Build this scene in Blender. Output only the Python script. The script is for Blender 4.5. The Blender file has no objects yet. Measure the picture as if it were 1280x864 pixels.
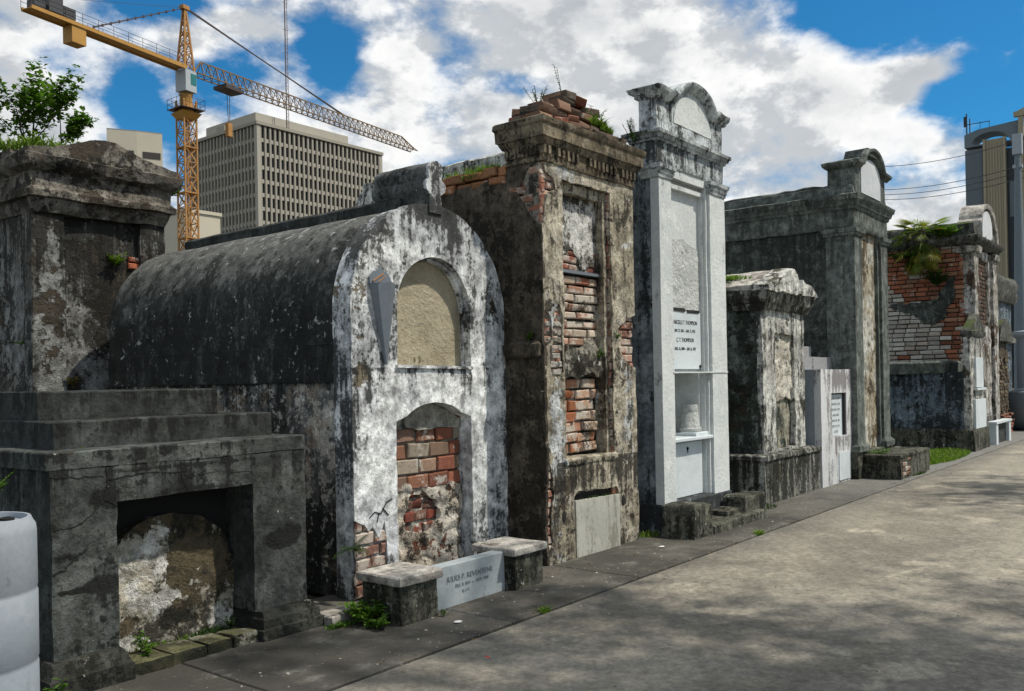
import bpy, bmesh, math, random
from mathutils import Vector, Matrix, noise
from mathutils.geometry import tessellate_polygon
R = math.radians
rnd = random.Random(7)
scene = bpy.context.scene
COL = scene.collection

# ------------------------------------------------------------------ node helpers
class G:
    """small node-graph writer"""
    def __init__(s, name):
        s.m = bpy.data.materials.new(name); s.m.use_nodes = True
        s.t = s.m.node_tree; s.t.nodes.clear()
        s.out = s.t.nodes.new('ShaderNodeOutputMaterial')
        s.b = s.t.nodes.new('ShaderNodeBsdfPrincipled')
        s.t.links.new(s.b.outputs[0], s.out.inputs[0])
    def n(s, k): return s.t.nodes.new(k)
    def set(s, sock, v):
        if hasattr(v, 'is_output'): s.t.links.new(v, sock)
        else:
            if isinstance(v, (tuple, list)) and len(v) == 3 and sock.type == 'RGBA': v = (*v, 1)
            sock.default_value = v
    def math(s, op, a, b=0.0, c=None, clamp=False):
        n = s.n('ShaderNodeMath'); n.operation = op; n.use_clamp = clamp
        s.set(n.inputs[0], a); s.set(n.inputs[1], b)
        if c is not None: s.set(n.inputs[2], c)
        return n.outputs[0]
    def add(s, a, b): return s.math('ADD', a, b)
    def sub(s, a, b): return s.math('SUBTRACT', a, b)
    def mul(s, a, b): return s.math('MULTIPLY', a, b)
    def vm(s, op, a, b):
        n = s.n('ShaderNodeVectorMath'); n.operation = op
        s.set(n.inputs[0], a); s.set(n.inputs[1], b); return n.outputs[0]
    def pos(s): return s.n('ShaderNodeNewGeometry').outputs['Position']
    def obj(s): return s.n('ShaderNodeTexCoord').outputs['Object']
    def xyz(s, v):
        n = s.n('ShaderNodeSeparateXYZ'); s.set(n.inputs[0], v); return n.outputs
    def noise(s, v, scale, detail=6, rough=.6, dist=0):
        n = s.n('ShaderNodeTexNoise'); s.set(n.inputs['Vector'], v)
        n.inputs['Scale'].default_value = scale; n.inputs['Detail'].default_value = detail
        n.inputs['Roughness'].default_value = rough; n.inputs['Distortion'].default_value = dist
        return n.outputs[0]
    def voro(s, v, scale, feature='F1', out='Distance'):
        n = s.n('ShaderNodeTexVoronoi'); n.feature = feature; s.set(n.inputs['Vector'], v)
        n.inputs['Scale'].default_value = scale; return n.outputs[out]
    def step(s, v, a, b, c=0.0, d=1.0):
        n = s.n('ShaderNodeMapRange'); n.interpolation_type = 'SMOOTHSTEP'
        s.set(n.inputs[0], v); s.set(n.inputs[1], a); s.set(n.inputs[2], b)
        n.inputs[3].default_value = c; n.inputs[4].default_value = d
        return n.outputs[0]
    def mix(s, f, a, b, mode='MIX'):
        n = s.n('ShaderNodeMix'); n.data_type = 'RGBA'; n.blend_type = mode
        s.set(n.inputs[0], f); s.set(n.inputs[6], a); s.set(n.inputs[7], b); return n.outputs[2]
    def scale_col(s, c, f):
        return s.vm('MULTIPLY', c, s.comb(f, f, f))
    def comb(s, x, y, z):
        n = s.n('ShaderNodeCombineXYZ'); s.set(n.inputs[0], x); s.set(n.inputs[1], y); s.set(n.inputs[2], z); return n.outputs[0]
    def attr(s, name):
        n = s.n('ShaderNodeAttribute'); n.attribute_name = name; return n.outputs['Color']
    def bump(s, h, strength=.6, dist=.01):
        n = s.n('ShaderNodeBump'); s.set(n.inputs['Height'], h)
        n.inputs['Strength'].default_value = strength; n.inputs['Distance'].default_value = dist
        s.t.links.new(n.outputs[0], s.b.inputs['Normal'])
    def fin(s, col, rough=.9, spec=.25):
        s.set(s.b.inputs['Base Color'], col); s.set(s.b.inputs['Roughness'], rough)
        s.b.inputs['Specular IOR Level'].default_value = spec
        return s.m

def stucco(name, A, B, under=(.16,.13,.1), u=.68, m=.56, mcol=(.018,.02,.018), streak=.5,
           speck=None, speck_t=.66, seed=0, zones=(), axis='x', bump=1.0, ab=.5, scale=1.0, mstr=.93, moss=None, C=None, grit=1.0, W=None, drips=(), damp=0):
    g = G(name); P0 = g.pos(); X = g.xyz(P0)
    p = g.vm('ADD', P0, (seed*7.3, seed*3.1, seed*5.7))
    a = X[0] if axis == 'x' else X[1]
    nl = g.noise(p, .9*scale, 4, .6); nm = g.noise(p, 3.3*scale, 8, .71, .2)
    nf = g.noise(p, 26, 4, .74); ns = g.noise(g.vm('MULTIPLY', p, (9, 9, 1.3)), 1, 5, .7)
    fine = nf
    w = g.noise(p, 2.2, 3, .5)
    zs = {'w': None, 'u': None, 'm': None, 'b': None, 'c': None}
    for (k, cx, cz, rx, rz, wt) in zones:
        dx = g.mul(g.sub(g.add(a, g.mul(g.sub(w, .5), rx*.8)), cx), 1/rx); dz = g.mul(g.sub(g.add(X[2], g.mul(g.sub(nl, .5), rz*.8)), cz), 1/rz)
        d = g.math('SQRT', g.add(g.mul(dx, dx), g.mul(dz, dz)))
        v = g.mul(g.step(g.add(d, g.mul(g.sub(nm, .5), .9)), 1.35, .15), wt)
        zs[k] = v if zs[k] is None else g.add(zs[k], v)
    ab_v = g.add(g.mul(nl, .45), g.mul(nm, .55))
    if zs['b'] is not None: ab_v = g.add(ab_v, zs['b'])
    col = g.mix(g.step(ab_v, ab-.05, ab+.05), A, B)
    if W is not None:
        wv = g.add(g.noise(g.vm('ADD', p, (3, 8, 5)), 4.2, 7, .74), zs['w'] if zs['w'] is not None else 0.0); col = g.mix(g.step(wv, .60, .66), col, W)
    if C is not None:
        nc = g.noise(g.vm('ADD', p, (31, 7, 3)), 5.5, 5, .72)
        col = g.mix(g.mul(g.step(nc, .52, .6), .8), col, C)
    col = g.scale_col(col, g.mul(g.add(.97-.75*grit, g.mul(nf, 1.5*grit)), g.add(.97-.47*grit, g.mul(nm, grit))))
    uv = g.noise(g.vm('ADD', p, (17, 4, 9)), 1.9*scale, 8, .74)
    if zs['u'] is not None: uv = g.add(uv, zs['u'])
    if grit > .6:
        n7 = g.noise(g.vm('ADD', p, (41, 3, 23)), 8, 4, .72); col = g.scale_col(col, g.step(n7, .32, .68, .55, 1.4))
    um = g.step(uv, u-.008, u+.012)
    ucol = g.scale_col(g.mix(g.step(nm, .42, .6), under, tuple(c*.45 for c in under)), g.add(.4, g.mul(nf, 1.2)))
    col = g.mix(um, col, ucol)
    mv = g.add(g.add(g.mul(nm, .75*(1-streak)+.12), g.mul(ns, .75*streak+.13)), g.mul(g.sub(nf, .5), .42))
    if drips or damp:
        sn = g.noise(g.vm('MULTIPLY', p, (13, 13, .55)), 1, 4, .62)
        for (z0, L, wt) in drips:
            zz = g.sub(g.add(X[2], g.mul(g.sub(sn, .5), L*1.3)), 0.0)
            f = g.mul(g.step(zz, z0-L, z0-.04*L), g.step(X[2], z0+.012, z0-.004))
            mv = g.add(mv, g.mul(g.mul(f, g.step(sn, .40, .60)), wt))
        if damp: mv = g.add(mv, g.mul(g.step(g.add(X[2], g.mul(g.sub(nm, .5), .7)), .42, -.05), damp))
    if zs['m'] is not None: mv = g.add(mv, zs['m'])
    if zs['c'] is not None: mv = g.sub(mv, zs['c'])
    mm = g.step(mv, m-.05, m+.055)
    col = g.mix(g.mul(mm, mstr), col, mcol)
    if moss is not None:
        up = g.xyz(g.n('ShaderNodeNewGeometry').outputs['Normal'])[2]
        mo = g.mul(g.step(up, .5, .85), g.step(nm, .44, .56)); col = g.mix(mo, col, moss)
    if speck is not None:
        sp = g.noise(g.vm('ADD', p, (5, 2, 8)), 11*scale, 5, .76)
        if zs['c'] is not None: sp = g.add(sp, g.mul(zs['c'], .3))
        col = g.mix(g.mul(g.step(sp, speck_t-.012, speck_t+.02), .85), col, speck)
    h = g.add(g.add(g.mul(nf, .55), g.mul(fine, .25)), g.mul(nm, 1.1))
    h = g.sub(h, g.mul(um, .8)); h = g.sub(h, g.mul(mm, .12))
    g.bump(h, .9, .014*bump)
    return g.fin(col, .88, .25)

def brickmat(name, white=.5, dark=.5, seed=0, wcol=(.5,.48,.43), dcol=(.03,.028,.022)):
    g = G(name); p = g.vm('ADD', g.pos(), (seed*3.3, seed, seed*1.7))
    tint = g.attr('tint')
    nm = g.noise(p, 5, 10, .7); nf = g.noise(p, 38, 7, .7); nb = g.noise(g.vm('ADD', p, (9, 9, 9)), 1.7, 9, .7)
    col = g.scale_col(g.mix(.22, tint, (.16, .12, .09)), g.add(.3, g.mul(nf, 1.2)))
    col = g.mix(g.mul(g.step(nm, white-.04, white+.05), .85), col, wcol)
    col = g.mix(g.mul(g.step(g.add(g.mul(nb, .6), g.mul(nf, .4)), dark-.03, dark+.05), .9), col, dcol)
    g.bump(g.add(g.mul(nf, 1.0), g.mul(nm, .5)), .8, .008)
    return g.fin(col, .92, .15)

def plain(name, c, rough=.7, var=.25, sc=8, metallic=0, spec=.4, bump=.3, bd=.004):
    g = G(name); p = g.obj(); nf = g.noise(p, sc, 7, .65)
    col = g.scale_col(g.mix(0.0, c, c), g.add(1-var, g.mul(nf, 2*var)))
    g.b.inputs['Metallic'].default_value = metallic
    g.bump(nf, bump, bd); return g.fin(col, rough, spec)

def leafmat(name, c1, c2, trans=.35):
    g = G(name); nf = g.noise(g.pos(), 6, 4, .6)
    tint = g.attr('tint')
    col = g.mix(nf, c1, c2); col = g.vm('MULTIPLY', col, tint)
    g.fin(col, .55, .3)
    tr = g.n('ShaderNodeBsdfTranslucent'); g.set(tr.inputs[0], g.vm('MULTIPLY', col, (1.1, 1.25, .7)))
    mx = g.n('ShaderNodeMixShader'); mx.inputs[0].default_value = trans
    g.t.links.new(g.b.outputs[0], mx.inputs[1]); g.t.links.new(tr.outputs[0], mx.inputs[2])
    g.t.links.new(mx.outputs[0], g.out.inputs[0]); return g.m

# ------------------------------------------------------------------ mesh helpers (world metres)
def nv(p, s, k=0.0): return noise.noise_vector(Vector((p[0]*s+k, p[1]*s+k*.7, p[2]*s-k)))

class MB:
    def __init__(s): s.v = []; s.f = []; s.mi = []; s.tint = []
    def face(s, idx, mi=0, tint=(1, 1, 1)): s.f.append(tuple(idx)); s.mi.append(mi); s.tint.append(tint)
    def add(s, verts, faces, mi=0, tint=(1, 1, 1)):
        o = len(s.v); s.v.extend([tuple(v) for v in verts])
        for f in faces: s.face([i+o for i in f], mi, tint)
        return s
    def box(s, x0, x1, y0, y1, z0, z1, mi=0, tint=(1, 1, 1), wob=0.0, M=None, ch=0.0):
        vs = [Vector((x, y, z)) for z in (z0, z1) for (x, y) in ((x0, y0), (x1, y0), (x1, y1), (x0, y1))]
        if wob: vs = [v+Vector([rnd.uniform(-wob, wob) for _ in range(3)]) for v in vs]
        if M: vs = [M @ v for v in vs]
        return s.add(vs, [(0, 3, 2, 1), (4, 5, 6, 7), (0, 1, 5, 4), (1, 2, 6, 5), (2, 3, 7, 6), (3, 0, 4, 7)], mi, tint)
    def bar(s, a, b, w, mi=0, n=4, tint=(1, 1, 1), w2=None):
        a = Vector(a); b = Vector(b); d = (b-a)
        if d.length < 1e-6: return s
        d.normalize(); up = Vector((0, 0, 1)) if abs(d.z) < .9 else Vector((1, 0, 0))
        u = d.cross(up).normalized(); w_ = d.cross(u); w2 = w if w2 is None else w2
        vs = []
        for p, r in ((a, w), (b, w2)):
            for k in range(n):
                t = 2*math.pi*(k+.5)/n; vs.append(p+(u*math.cos(t)+w_*math.sin(t))*r)
        fs = [(k, (k+1) % n, n+(k+1) % n, n+k) for k in range(n)]+[tuple(range(n))[::-1], tuple(range(n, 2*n))]
        return s.add(vs, fs, mi, tint)
    def tube(s, pts, radii, n=8, mi=0, cap=True, tint=(1, 1, 1)):
        pts = [Vector(p) for p in pts]; vs = []
        if not hasattr(radii, '__len__'): radii = [radii]*len(pts)
        for i, p in enumerate(pts):
            d = (pts[min(i+1, len(pts)-1)]-pts[max(i-1, 0)]).normalized()
            up = Vector((0, 0, 1)) if abs(d.z) < .95 else Vector((1, 0, 0))
            u = d.cross(up).normalized(); w_ = d.cross(u)
            for k in range(n):
                t = 2*math.pi*k/n; vs.append(p+(u*math.cos(t)+w_*math.sin(t))*radii[i])
        fs = []
        for i in range(len(pts)-1):
            for k in range(n): fs.append((i*n+k, i*n+(k+1) % n, (i+1)*n+(k+1) % n, (i+1)*n+k))
        if cap: fs += [tuple(range(n))[::-1], tuple(range((len(pts)-1)*n, len(pts)*n))]
        return s.add(vs, fs, mi, tint)
    def lathe(s, c, prof, n=32, mi=0):
        vs = []; fs = []
        for r, z in prof:
            for k in range(n):
                t = 2*math.pi*k/n; vs.append((c[0]+r*math.cos(t), c[1]+r*math.sin(t), c[2]+z))
        for i in range(len(prof)-1):
            for k in range(n): fs.append((i*n+k, i*n+(k+1) % n, (i+1)*n+(k+1) % n, (i+1)*n+k))
        fs += [tuple(range(n))[::-1], tuple(range((len(prof)-1)*n, len(prof)*n))]
        return s.add(vs, fs, mi)
    def loft(s, x0, x1, y0, y1, levels, seg=.12, amp=.004, chip=.012, mi=0, dz=.12, k=0.0, sides=(1, 1, 1, 1)):
        """levels: (z, offset). rectangle rings lofted up; offset grows the plan. rough and chipped"""
        L = [levels[0]]
        for (z, o) in levels[1:]:
            z0, o0 = L[-1]; n = max(1, int(math.hypot(z-z0, o-o0)/dz))
            for i in range(1, n+1): L.append((z0+(z-z0)*i/n, o0+(o-o0)*i/n))
        nx = max(2, int((x1-x0)/seg)); ny = max(2, int((y1-y0)/seg)); rings = []
        for li, (z, o) in enumerate(L):
            a, b, c, d = x0-o*sides[0], x1+o*sides[1], y0-o*sides[2], y1+o*sides[3]
            ring = [(a+(b-a)*i/nx, c, z) for i in range(nx)]+[(b, c+(d-c)*i/ny, z) for i in range(ny)]
            ring += [(b-(b-a)*i/nx, d, z) for i in range(nx)]+[(a, d-(d-c)*i/ny, z) for i in range(ny)]
            out = []
            cen = Vector(((a+b)/2, (c+d)/2, z))
            for q, p in enumerate(ring):
                p = Vector(p); w = nv(p, 3.1, k)*amp*2+nv(p, 11, k)*amp
                corner = q in (0, nx, nx+ny, 2*nx+ny)
                edge = 0 < li < len(L)-1 and False
                cc = 0
                if corner: cc = chip*(.5+abs(nv(p, 9, k).x)*2)
                nn = nv(p, 7, k+3).y
                if nn > .18: cc += chip*(nn-.18)*(2.5 if corner else .8)
                if cc:
                    dirv = Vector((cen.x-p.x, cen.y-p.y, 0))
                    dirv = Vector((math.copysign(1, dirv.x) if p.x in (a, b) else 0, math.copysign(1, dirv.y) if p.y in (c, d) else 0, 0))
                    w += dirv*cc
                out.append(p+w)
            rings.append(out)
        n = len(rings[0]); vs = [p for r in rings for p in r]; fs = []
        for i in range(len(rings)-1):
            for q in range(n): fs.append((i*n+q, i*n+(q+1) % n, (i+1)*n+(q+1) % n, (i+1)*n+q))
        for base, flip in ((0, True), ((len(rings)-1)*n, False)):
            # grid cap
            gx = {}
            z = L[0][0] if flip else L[-1][0]; o = L[0][1] if flip else L[-1][1]
            def ringidx(i, j):
                if j == 0: return base+i
                if i == nx: return base+nx+j
                if j == ny: return base+nx+ny+(nx-i)
                if i == 0: return base+(2*nx+ny+(ny-j)) % n
                return None
            a, b, c, d = x0-o*sides[0], x1+o*sides[1], y0-o*sides[2], y1+o*sides[3]
            for i in range(nx+1):
                for j in range(ny+1):
                    r = ringidx(i, j)
                    if r is None:
                        p = Vector((a+(b-a)*i/nx, c+(d-c)*j/ny, z)); vs.append(p+nv(p, 3.1, k)*amp*2+nv(p, 11, k)*amp); r = len(vs)-1
                    gx[i, j] = r
            for i in range(nx):
                for j in range(ny):
                    f = (gx[i, j], gx[i+1, j], gx[i+1, j+1], gx[i, j+1]); fs.append(f[::-1] if flip else f)
        return s.add(vs, fs, mi)
    def plate(s, outer, holes, d0, d1, plane='y', res=.07, amp=.004, mi=0, nd=1, k=0.0, big=None):
        """polygon (a,z) with holes, front face at depth d0 going back to d1. plane 'y' faces -Y, plane 'x' faces -X"""
        polys = [outer]+list(holes)
        V3 = [[Vector((p[0], p[1], 0)) for p in q] for q in polys]
        flat = [v for q in V3 for v in q]
        tris = tessellate_polygon(V3)
        bm = bmesh.new(); bv = [bm.verts.new(v) for v in flat]
        for t in tris:
            try: bm.faces.new([bv[i] for i in t])
            except ValueError: pass
        if res:
            xs = [v.x for v in flat]; ys = [v.y for v in flat]
            for ax, lo, hi in ((0, min(xs), max(xs)), (1, min(ys), max(ys))):
                n = int((hi-lo)/res)
                for i in range(1, n+1):
                    co = Vector((0, 0, 0)); no = Vector((0, 0, 0)); co[ax] = lo+(hi-lo)*i/(n+1); no[ax] = 1
                    bmesh.ops.bisect_plane(bm, geom=bm.verts[:]+bm.edges[:]+bm.faces[:], plane_co=co, plane_no=no)
        bmesh.ops.remove_doubles(bm, verts=bm.verts[:], dist=1e-5)
        bmesh.ops.recalc_face_normals(bm, faces=bm.faces[:])
        bm.normal_update()
        if bm.faces and sum(f.normal.z for f in bm.faces) < 0: bmesh.ops.reverse_faces(bm, faces=bm.faces[:])
        bm.verts.index_update()
        vs2 = [v.co.copy() for v in bm.verts]; N = len(vs2)
        fr = [[v.index for v in f.verts] for f in bm.faces]
        bd = []
        for e in bm.edges:
            if len(e.link_faces) == 1:
                l = e.link_loops[0] if hasattr(e, 'link_loops') else None
                f = e.link_faces[0]
                ids = [v.index for v in f.verts]; i0 = ids.index(e.verts[0].index)
                if ids[(i0+1) % len(ids)] == e.verts[1].index: bd.append((e.verts[0].index, e.verts[1].index))
                else: bd.append((e.verts[1].index, e.verts[0].index))
        bm.free()
        def W(p, d):
            q = Vector((p.x, d, p.y)) if plane == 'y' else Vector((d, p.x, p.y))
            w = nv(q, 3.0, k)*amp*2+nv(q, 12, k)*amp
            if big: w += nv(q, big[0], k+5)*big[1]
            return q+w
        vs = []; 
        for lay in range(nd+1):
            d = d0+(d1-d0)*lay/nd; vs += [W(p, d) for p in vs2] if lay in (0, nd) else [W(p, d) for p in vs2]
        # plane 'y': (x,z) ccw seen from -Y  -> outward -Y ; plane 'x' : mirrored
        F = []
        m = plane == 'x'
        for f in fr: F.append(f[::-1] if m else f)
        for f in fr: F.append([i+N*nd for i in (f if m else f[::-1])])
        for a, b in bd:
            for lay in range(nd):
                q = (a+lay*N, a+(lay+1)*N, b+(lay+1)*N, b+lay*N)
                F.append(q[::-1] if m else q)
        # prune unused middle verts
        used = sorted({i for f in F for i in f}); mp = {o: i for i, o in enumerate(used)}
        return s.add([vs[i] for i in used], [tuple(mp[i] for i in f) for f in F], mi)
    def sweep(s, path, prof, y0, closed=False, mi=0, amp=.003, k=0.0):
        """path in (x,z); prof: (n, out) n along the left normal of the path, out towards -Y"""
        P = [Vector((a, b)) for a, b in path]; vs = []; n = len(prof)
        for i, p in enumerate(P):
            d = (P[min(i+1, len(P)-1)]-P[max(i-1, 0)]).normalized(); nn = Vector((-d.y, d.x))
            for (a, o) in prof:
                q = Vector((p.x+nn.x*a, y0-o, p.y+nn.y*a)); vs.append(q+nv(q, 5, k)*amp*2)
        fs = []
        for i in range(len(P)-1):
            for q in range(n): fs.append((i*n+q, i*n+(q+1) % n, (i+1)*n+(q+1) % n, (i+1)*n+q))
        fs += [tuple(range(n))[::-1], tuple(range((len(P)-1)*n, len(P)*n))]
        return s.add(vs, fs, mi)
    def bricks(s, a0, a1, z0, z1, d, plane='y', bw=.2, bh=.062, mor=.012, th=.08, mi=0, cols=None, wob=.004, miss=0.0, dj=.008, inside=None, off=0.0):
        cols = cols or [(.3, .09, .05), (.36, .12, .07), (.24, .07, .045), (.33, .17, .11), (.27, .13, .09)]
        z = z0; row = 0
        while z < z1-.01:
            h = min(bh*rnd.uniform(.94, 1.05), z1-z); a = a0-(bw*.5 if row % 2 else 0)+off+rnd.uniform(-.01, .01)
            while a < a1:
                w = bw*rnd.uniform(.85, 1.08)
                p0 = max(a, a0); p1 = min(a+w, a1)
                if p1-p0 > .025 and rnd.random() >= miss and (inside is None or inside((p0+p1)/2, z+h/2)):
                    c = rnd.choice(cols); f = rnd.uniform(.65, 1.25); t = tuple(x*f for x in c)
                    dd = d+rnd.uniform(-dj, dj)
                    s.rbox(p0, p1, z, z+h, dd, th, plane, mi, t, wob)
                a += w+mor
            z += h+mor; row += 1
        return s
    def rbox(s, a0, a1, z0, z1, d, th, plane, mi, tint, wob, r=.010):
        """brick with a softened face"""
        r = min(r, (z1-z0)*.2, (a1-a0)*.2)
        def ring(i, dep): return [(a0+i, dep, z0+i), (a1-i, dep, z0+i), (a1-i, dep, z1-i), (a0+i, dep, z1-i)]
        pts = ring(0, d+th)+ring(0, d+r)+ring(r, d)
        am = (a0+a1)/2
        jit = [Vector([rnd.uniform(-wob, wob) for _ in range(3)]) for _ in range(4)]
        vs = []
        for i, p in enumerate(pts):
            v = Vector(p)+jit[i % 4]
            vs.append(v if plane == 'y' else Vector((v.y, v.x, v.z)))
        fs = [(8, 9, 10, 11)]
        for q in range(4):
            fs.append((4+q, 4+(q+1) % 4, 8+(q+1) % 4, 8+q)); fs.append((q, (q+1) % 4, 4+(q+1) % 4, 4+q))
        if plane == 'x': fs = [f[::-1] for f in fs]
        s.add(vs, fs, mi, tint)
    def build(s, name, mats, parent=None, root=None, loc=None, smooth=40, tinted=None, label=None):
        base = Vector(loc) if loc is not None else (Vector(root['_b']) if root is not None else Vector((0, 0, 0)))
        me = bpy.data.meshes.new(name)
        me.from_pydata([Vector(v)-base for v in s.v], [], s.f)
        if not isinstance(mats, (list, tuple)): mats = [mats]
        for m in mats: me.materials.append(m)
        me.polygons.foreach_set('material_index', s.mi)
        if tinted or any(t != (1, 1, 1) for t in s.tint):
            at = me.color_attributes.new('tint', 'FLOAT_COLOR', 'CORNER'); buf = []
            for f, t in zip(s.f, s.tint): buf += list((*t, 1))*len(f)
            at.data.foreach_set('color', buf)
        if smooth:
            me.shade_smooth(); me.set_sharp_from_angle(angle=R(smooth))
        me.update()
        o = bpy.data.objects.new(name, me); COL.objects.link(o)
        if parent is not None: o.parent = parent
        elif loc is not None: o.location = base
        if label: o['label'] = label
        return o

def jag(poly, step=.04, amp=.012, k=0.0, keep=None):
    """roughen an outline; keep(a,b) True leaves that edge straight"""
    out = []
    for i in range(len(poly)):
        a = Vector(poly[i]); b = Vector(poly[(i+1) % len(poly)])
        out.append((a.x, a.y))
        if keep and keep(a, b): continue
        n = int((b-a).length/step)
        for j in range(1, n):
            p = a+(b-a)*j/n; w = noise.noise_vector(Vector((p.x*9+k, p.y*9, k)))*amp+noise.noise_vector(Vector((p.x*31+k, p.y*31, k)))*amp*.6
            out.append((p.x+w.x, p.y+w.y))
    return out
def arc(cx, cz, r, a0, a1, n=20, rz=None):
    rz = rz or r
    return [(cx+r*math.cos(R(a0+(a1-a0)*i/n)), cz+rz*math.sin(R(a0+(a1-a0)*i/n))) for i in range(n+1)]
def rect(a0, a1, z0, z1): return [(a0, z0), (a1, z0), (a1, z1), (a0, z1)]

def thing(name, label, cat, base, group=None):
    o = bpy.data.objects.new(name, None); COL.objects.link(o); o.location = base; o.empty_display_size = .2
    o['label'] = label; o['category'] = cat; o['_b'] = tuple(base)
    if group: o['group'] = group
    return o
def tag(o, label, cat, group=None):
    o['label'] = label; o['category'] = cat
    if group: o['group'] = group
    return o
def text(body, size, x, y, z, mat, parent, root, rz=0.0, name='lettering', depth=.0015, align='CENTER', sx=1.0):
    cu = bpy.data.curves.new('t', 'FONT'); cu.body = body; cu.size = size; cu.align_x = align; cu.extrude = depth; cu.space_line = 1.0
    o = bpy.data.objects.new('t', cu); COL.objects.link(o)
    dg = bpy.context.evaluated_depsgraph_get(); dg.update()
    me = bpy.data.meshes.new_from_object(o.evaluated_get(dg)); bpy.data.objects.remove(o); bpy.data.curves.remove(cu)
    M = Matrix.Translation(Vector((x, y, z))-Vector(root['_b'])) @ Matrix.Rotation(rz, 4, 'Z') @ Matrix.Rotation(R(90), 4, 'X') @ Matrix.Diagonal((sx, 1, 1, 1))
    me.transform(M); me.materials.clear(); me.materials.append(mat); me.name = name
    ob = bpy.data.objects.new(name, me); COL.objects.link(ob); ob.parent = parent; return ob

# vegetation --------------------------------------------------------
def leafq(mb, c, d, up, L, W, fold=.25, tint=(1, 1, 1)):
    d = d.normalized(); s = d.cross(up)
    if s.length < 1e-3: s = d.cross(Vector((1, 0, 0)))
    s.normalize(); n = s.cross(d).normalized()
    a = c; b = c+d*L*.45+s*W*.5+n*W*fold; e = c+d*L; f = c+d*L*.45-s*W*.5+n*W*fold; mid = c+d*L*.5
    mb.add([a, b, e, mid, f], [(0, 1, 2, 3), (0, 3, 2, 4)], 0, tint)
def rv(r=rnd):
    while True:
        v = Vector((r.uniform(-1, 1), r.uniform(-1, 1), r.uniform(-1, 1)))
        if .05 < v.length < 1: return v.normalized()
def tt(lo=.6, hi=1.35):
    f = rnd.uniform(lo, hi); return (f*rnd.uniform(.85, 1.15), f, f*rnd.uniform(.8, 1.1))
def grass(mb, cx, cy, cz, rx, ry, n, h=.1, w=.006, lean=.5):
    for _ in range(n):
        t = rnd.uniform(0, 6.283); q = math.sqrt(rnd.random())
        b = Vector((cx+math.cos(t)*q*rx, cy+math.sin(t)*q*ry, cz-.01))
        hh = h*rnd.uniform(.4, 1.2)*(1.15-q*.5); d = Vector((rnd.uniform(-1, 1), rnd.uniform(-1, 1), 0))*lean*hh
        s = Vector((rnd.uniform(-1, 1), rnd.uniform(-1, 1), 0)).normalized()*w
        m = b+d*.4+Vector((0, 0, hh*.6)); e = b+d*1.2+Vector((0, 0, hh))
        mb.add([b-s, b+s, m+s*.8, e, m-s*.8], [(0, 1, 2, 4), (4, 2, 3)], 0, tt())
def weed(mb, cx, cy, cz, n, r, h, L=.05, W=.025, side=None):
    """leafy weed: stems with leaves along them"""
    for _ in range(n):
        t = rnd.uniform(0, 6.283); out = Vector((math.cos(t), math.sin(t), 0))*rnd.uniform(.2, 1)*r
        if side: out += Vector(side)*r*.8
        a = Vector((cx, cy, cz)); e = a+out+Vector((0, 0, h*rnd.uniform(.45, 1)))
        mb.bar(a, e, .0025, n=3, tint=(.8, .9, .6))
        for i in range(9):
            f = .25+.75*i/8; p = a.lerp(e, f); d = rv(); d.z = abs(d.z)*.4
            leafq(mb, p, d+out.normalized()*.4, Vector((0, 0, 1)), L*rnd.uniform(.6, 1.2), W, tint=tt())
def fern(mb, c, n, L, side=None, droop=.5):
    for _ in range(n):
        t = rnd.uniform(0, 6.283); d = Vector((math.cos(t), math.sin(t), rnd.uniform(.3, 1.1)))
        if side: d += Vector(side)*.9
        d.normalize(); p = Vector(c); LL = L*rnd.uniform(.6, 1.1); m = 12
        for i in range(m):
            q = p+d*LL/m; d = (d+Vector((0, 0, -droop/m*1.6))).normalized()
            mb.bar(p, q, .002, n=3, tint=(.7, .8, .5)); s = d.cross(Vector((0, 0, 1))).normalized()
            ll = LL*.28*(1-abs(i/m-.35)*.9)
            for sg in (-1, 1): leafq(mb, q, s*sg+d*.5, Vector((0, 0, 1)), ll, ll*.28, tint=tt())
            p = q
def sapling(name_parent, root, base, h, spread, nb, nleaf, L, mleaf, mbark, seed, side=Vector((0, 0, 0))):
    r2 = random.Random(seed); st = MB(); lf = MB(); base = Vector(base)
    tips = []
    def grow(p, d, L_, r, lv):
        pts = [p]; rad = [r]; q = p.copy()
        for i in range(5):
            d = (d+rv(r2)*.22+Vector((0, 0, .06))).normalized(); q = q+d*L_/5; pts.append(q.copy()); rad.append(r*(1-.14*(i+1)))
            if lv >= 1: tips.append((q.copy(), d.copy()))
        st.tube(pts, rad, 6)
        if lv < 2:
            for k in range(nb if lv == 0 else 3):
                j = r2.randint(2, 5); dd = (d+rv(r2)*.9*spread+Vector((0, 0, .2))+side*.3).normalized(); grow(pts[j], dd, L_*r2.uniform(.5, .75), rad[j]*.65, lv+1)
    for k in range(2 if nb > 3 else 1): grow(base, Vector((r2.uniform(-.3, .3)*spread, r2.uniform(-.3, .3)*spread, 1)).normalized()+side*.3, h*.6, h*.018, 0)
    for i in range(nleaf):
        p, d = r2.choice(tips); c = p+rv(r2)*h*.055; dd = rv(r2); dd.z *= .5
        f = r2.uniform(.5, 1.5); ll = L*r2.uniform(.6, 1.2)
        leafq(lf, c, dd, Vector((0, 0, 1)), ll, ll*.8, .15, (f, f*r2.uniform(.9, 1.1), f*.9))
    st.build('stem', mbark, name_parent, root); lf.build('leaves', mleaf, name_parent, root, smooth=0)

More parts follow.
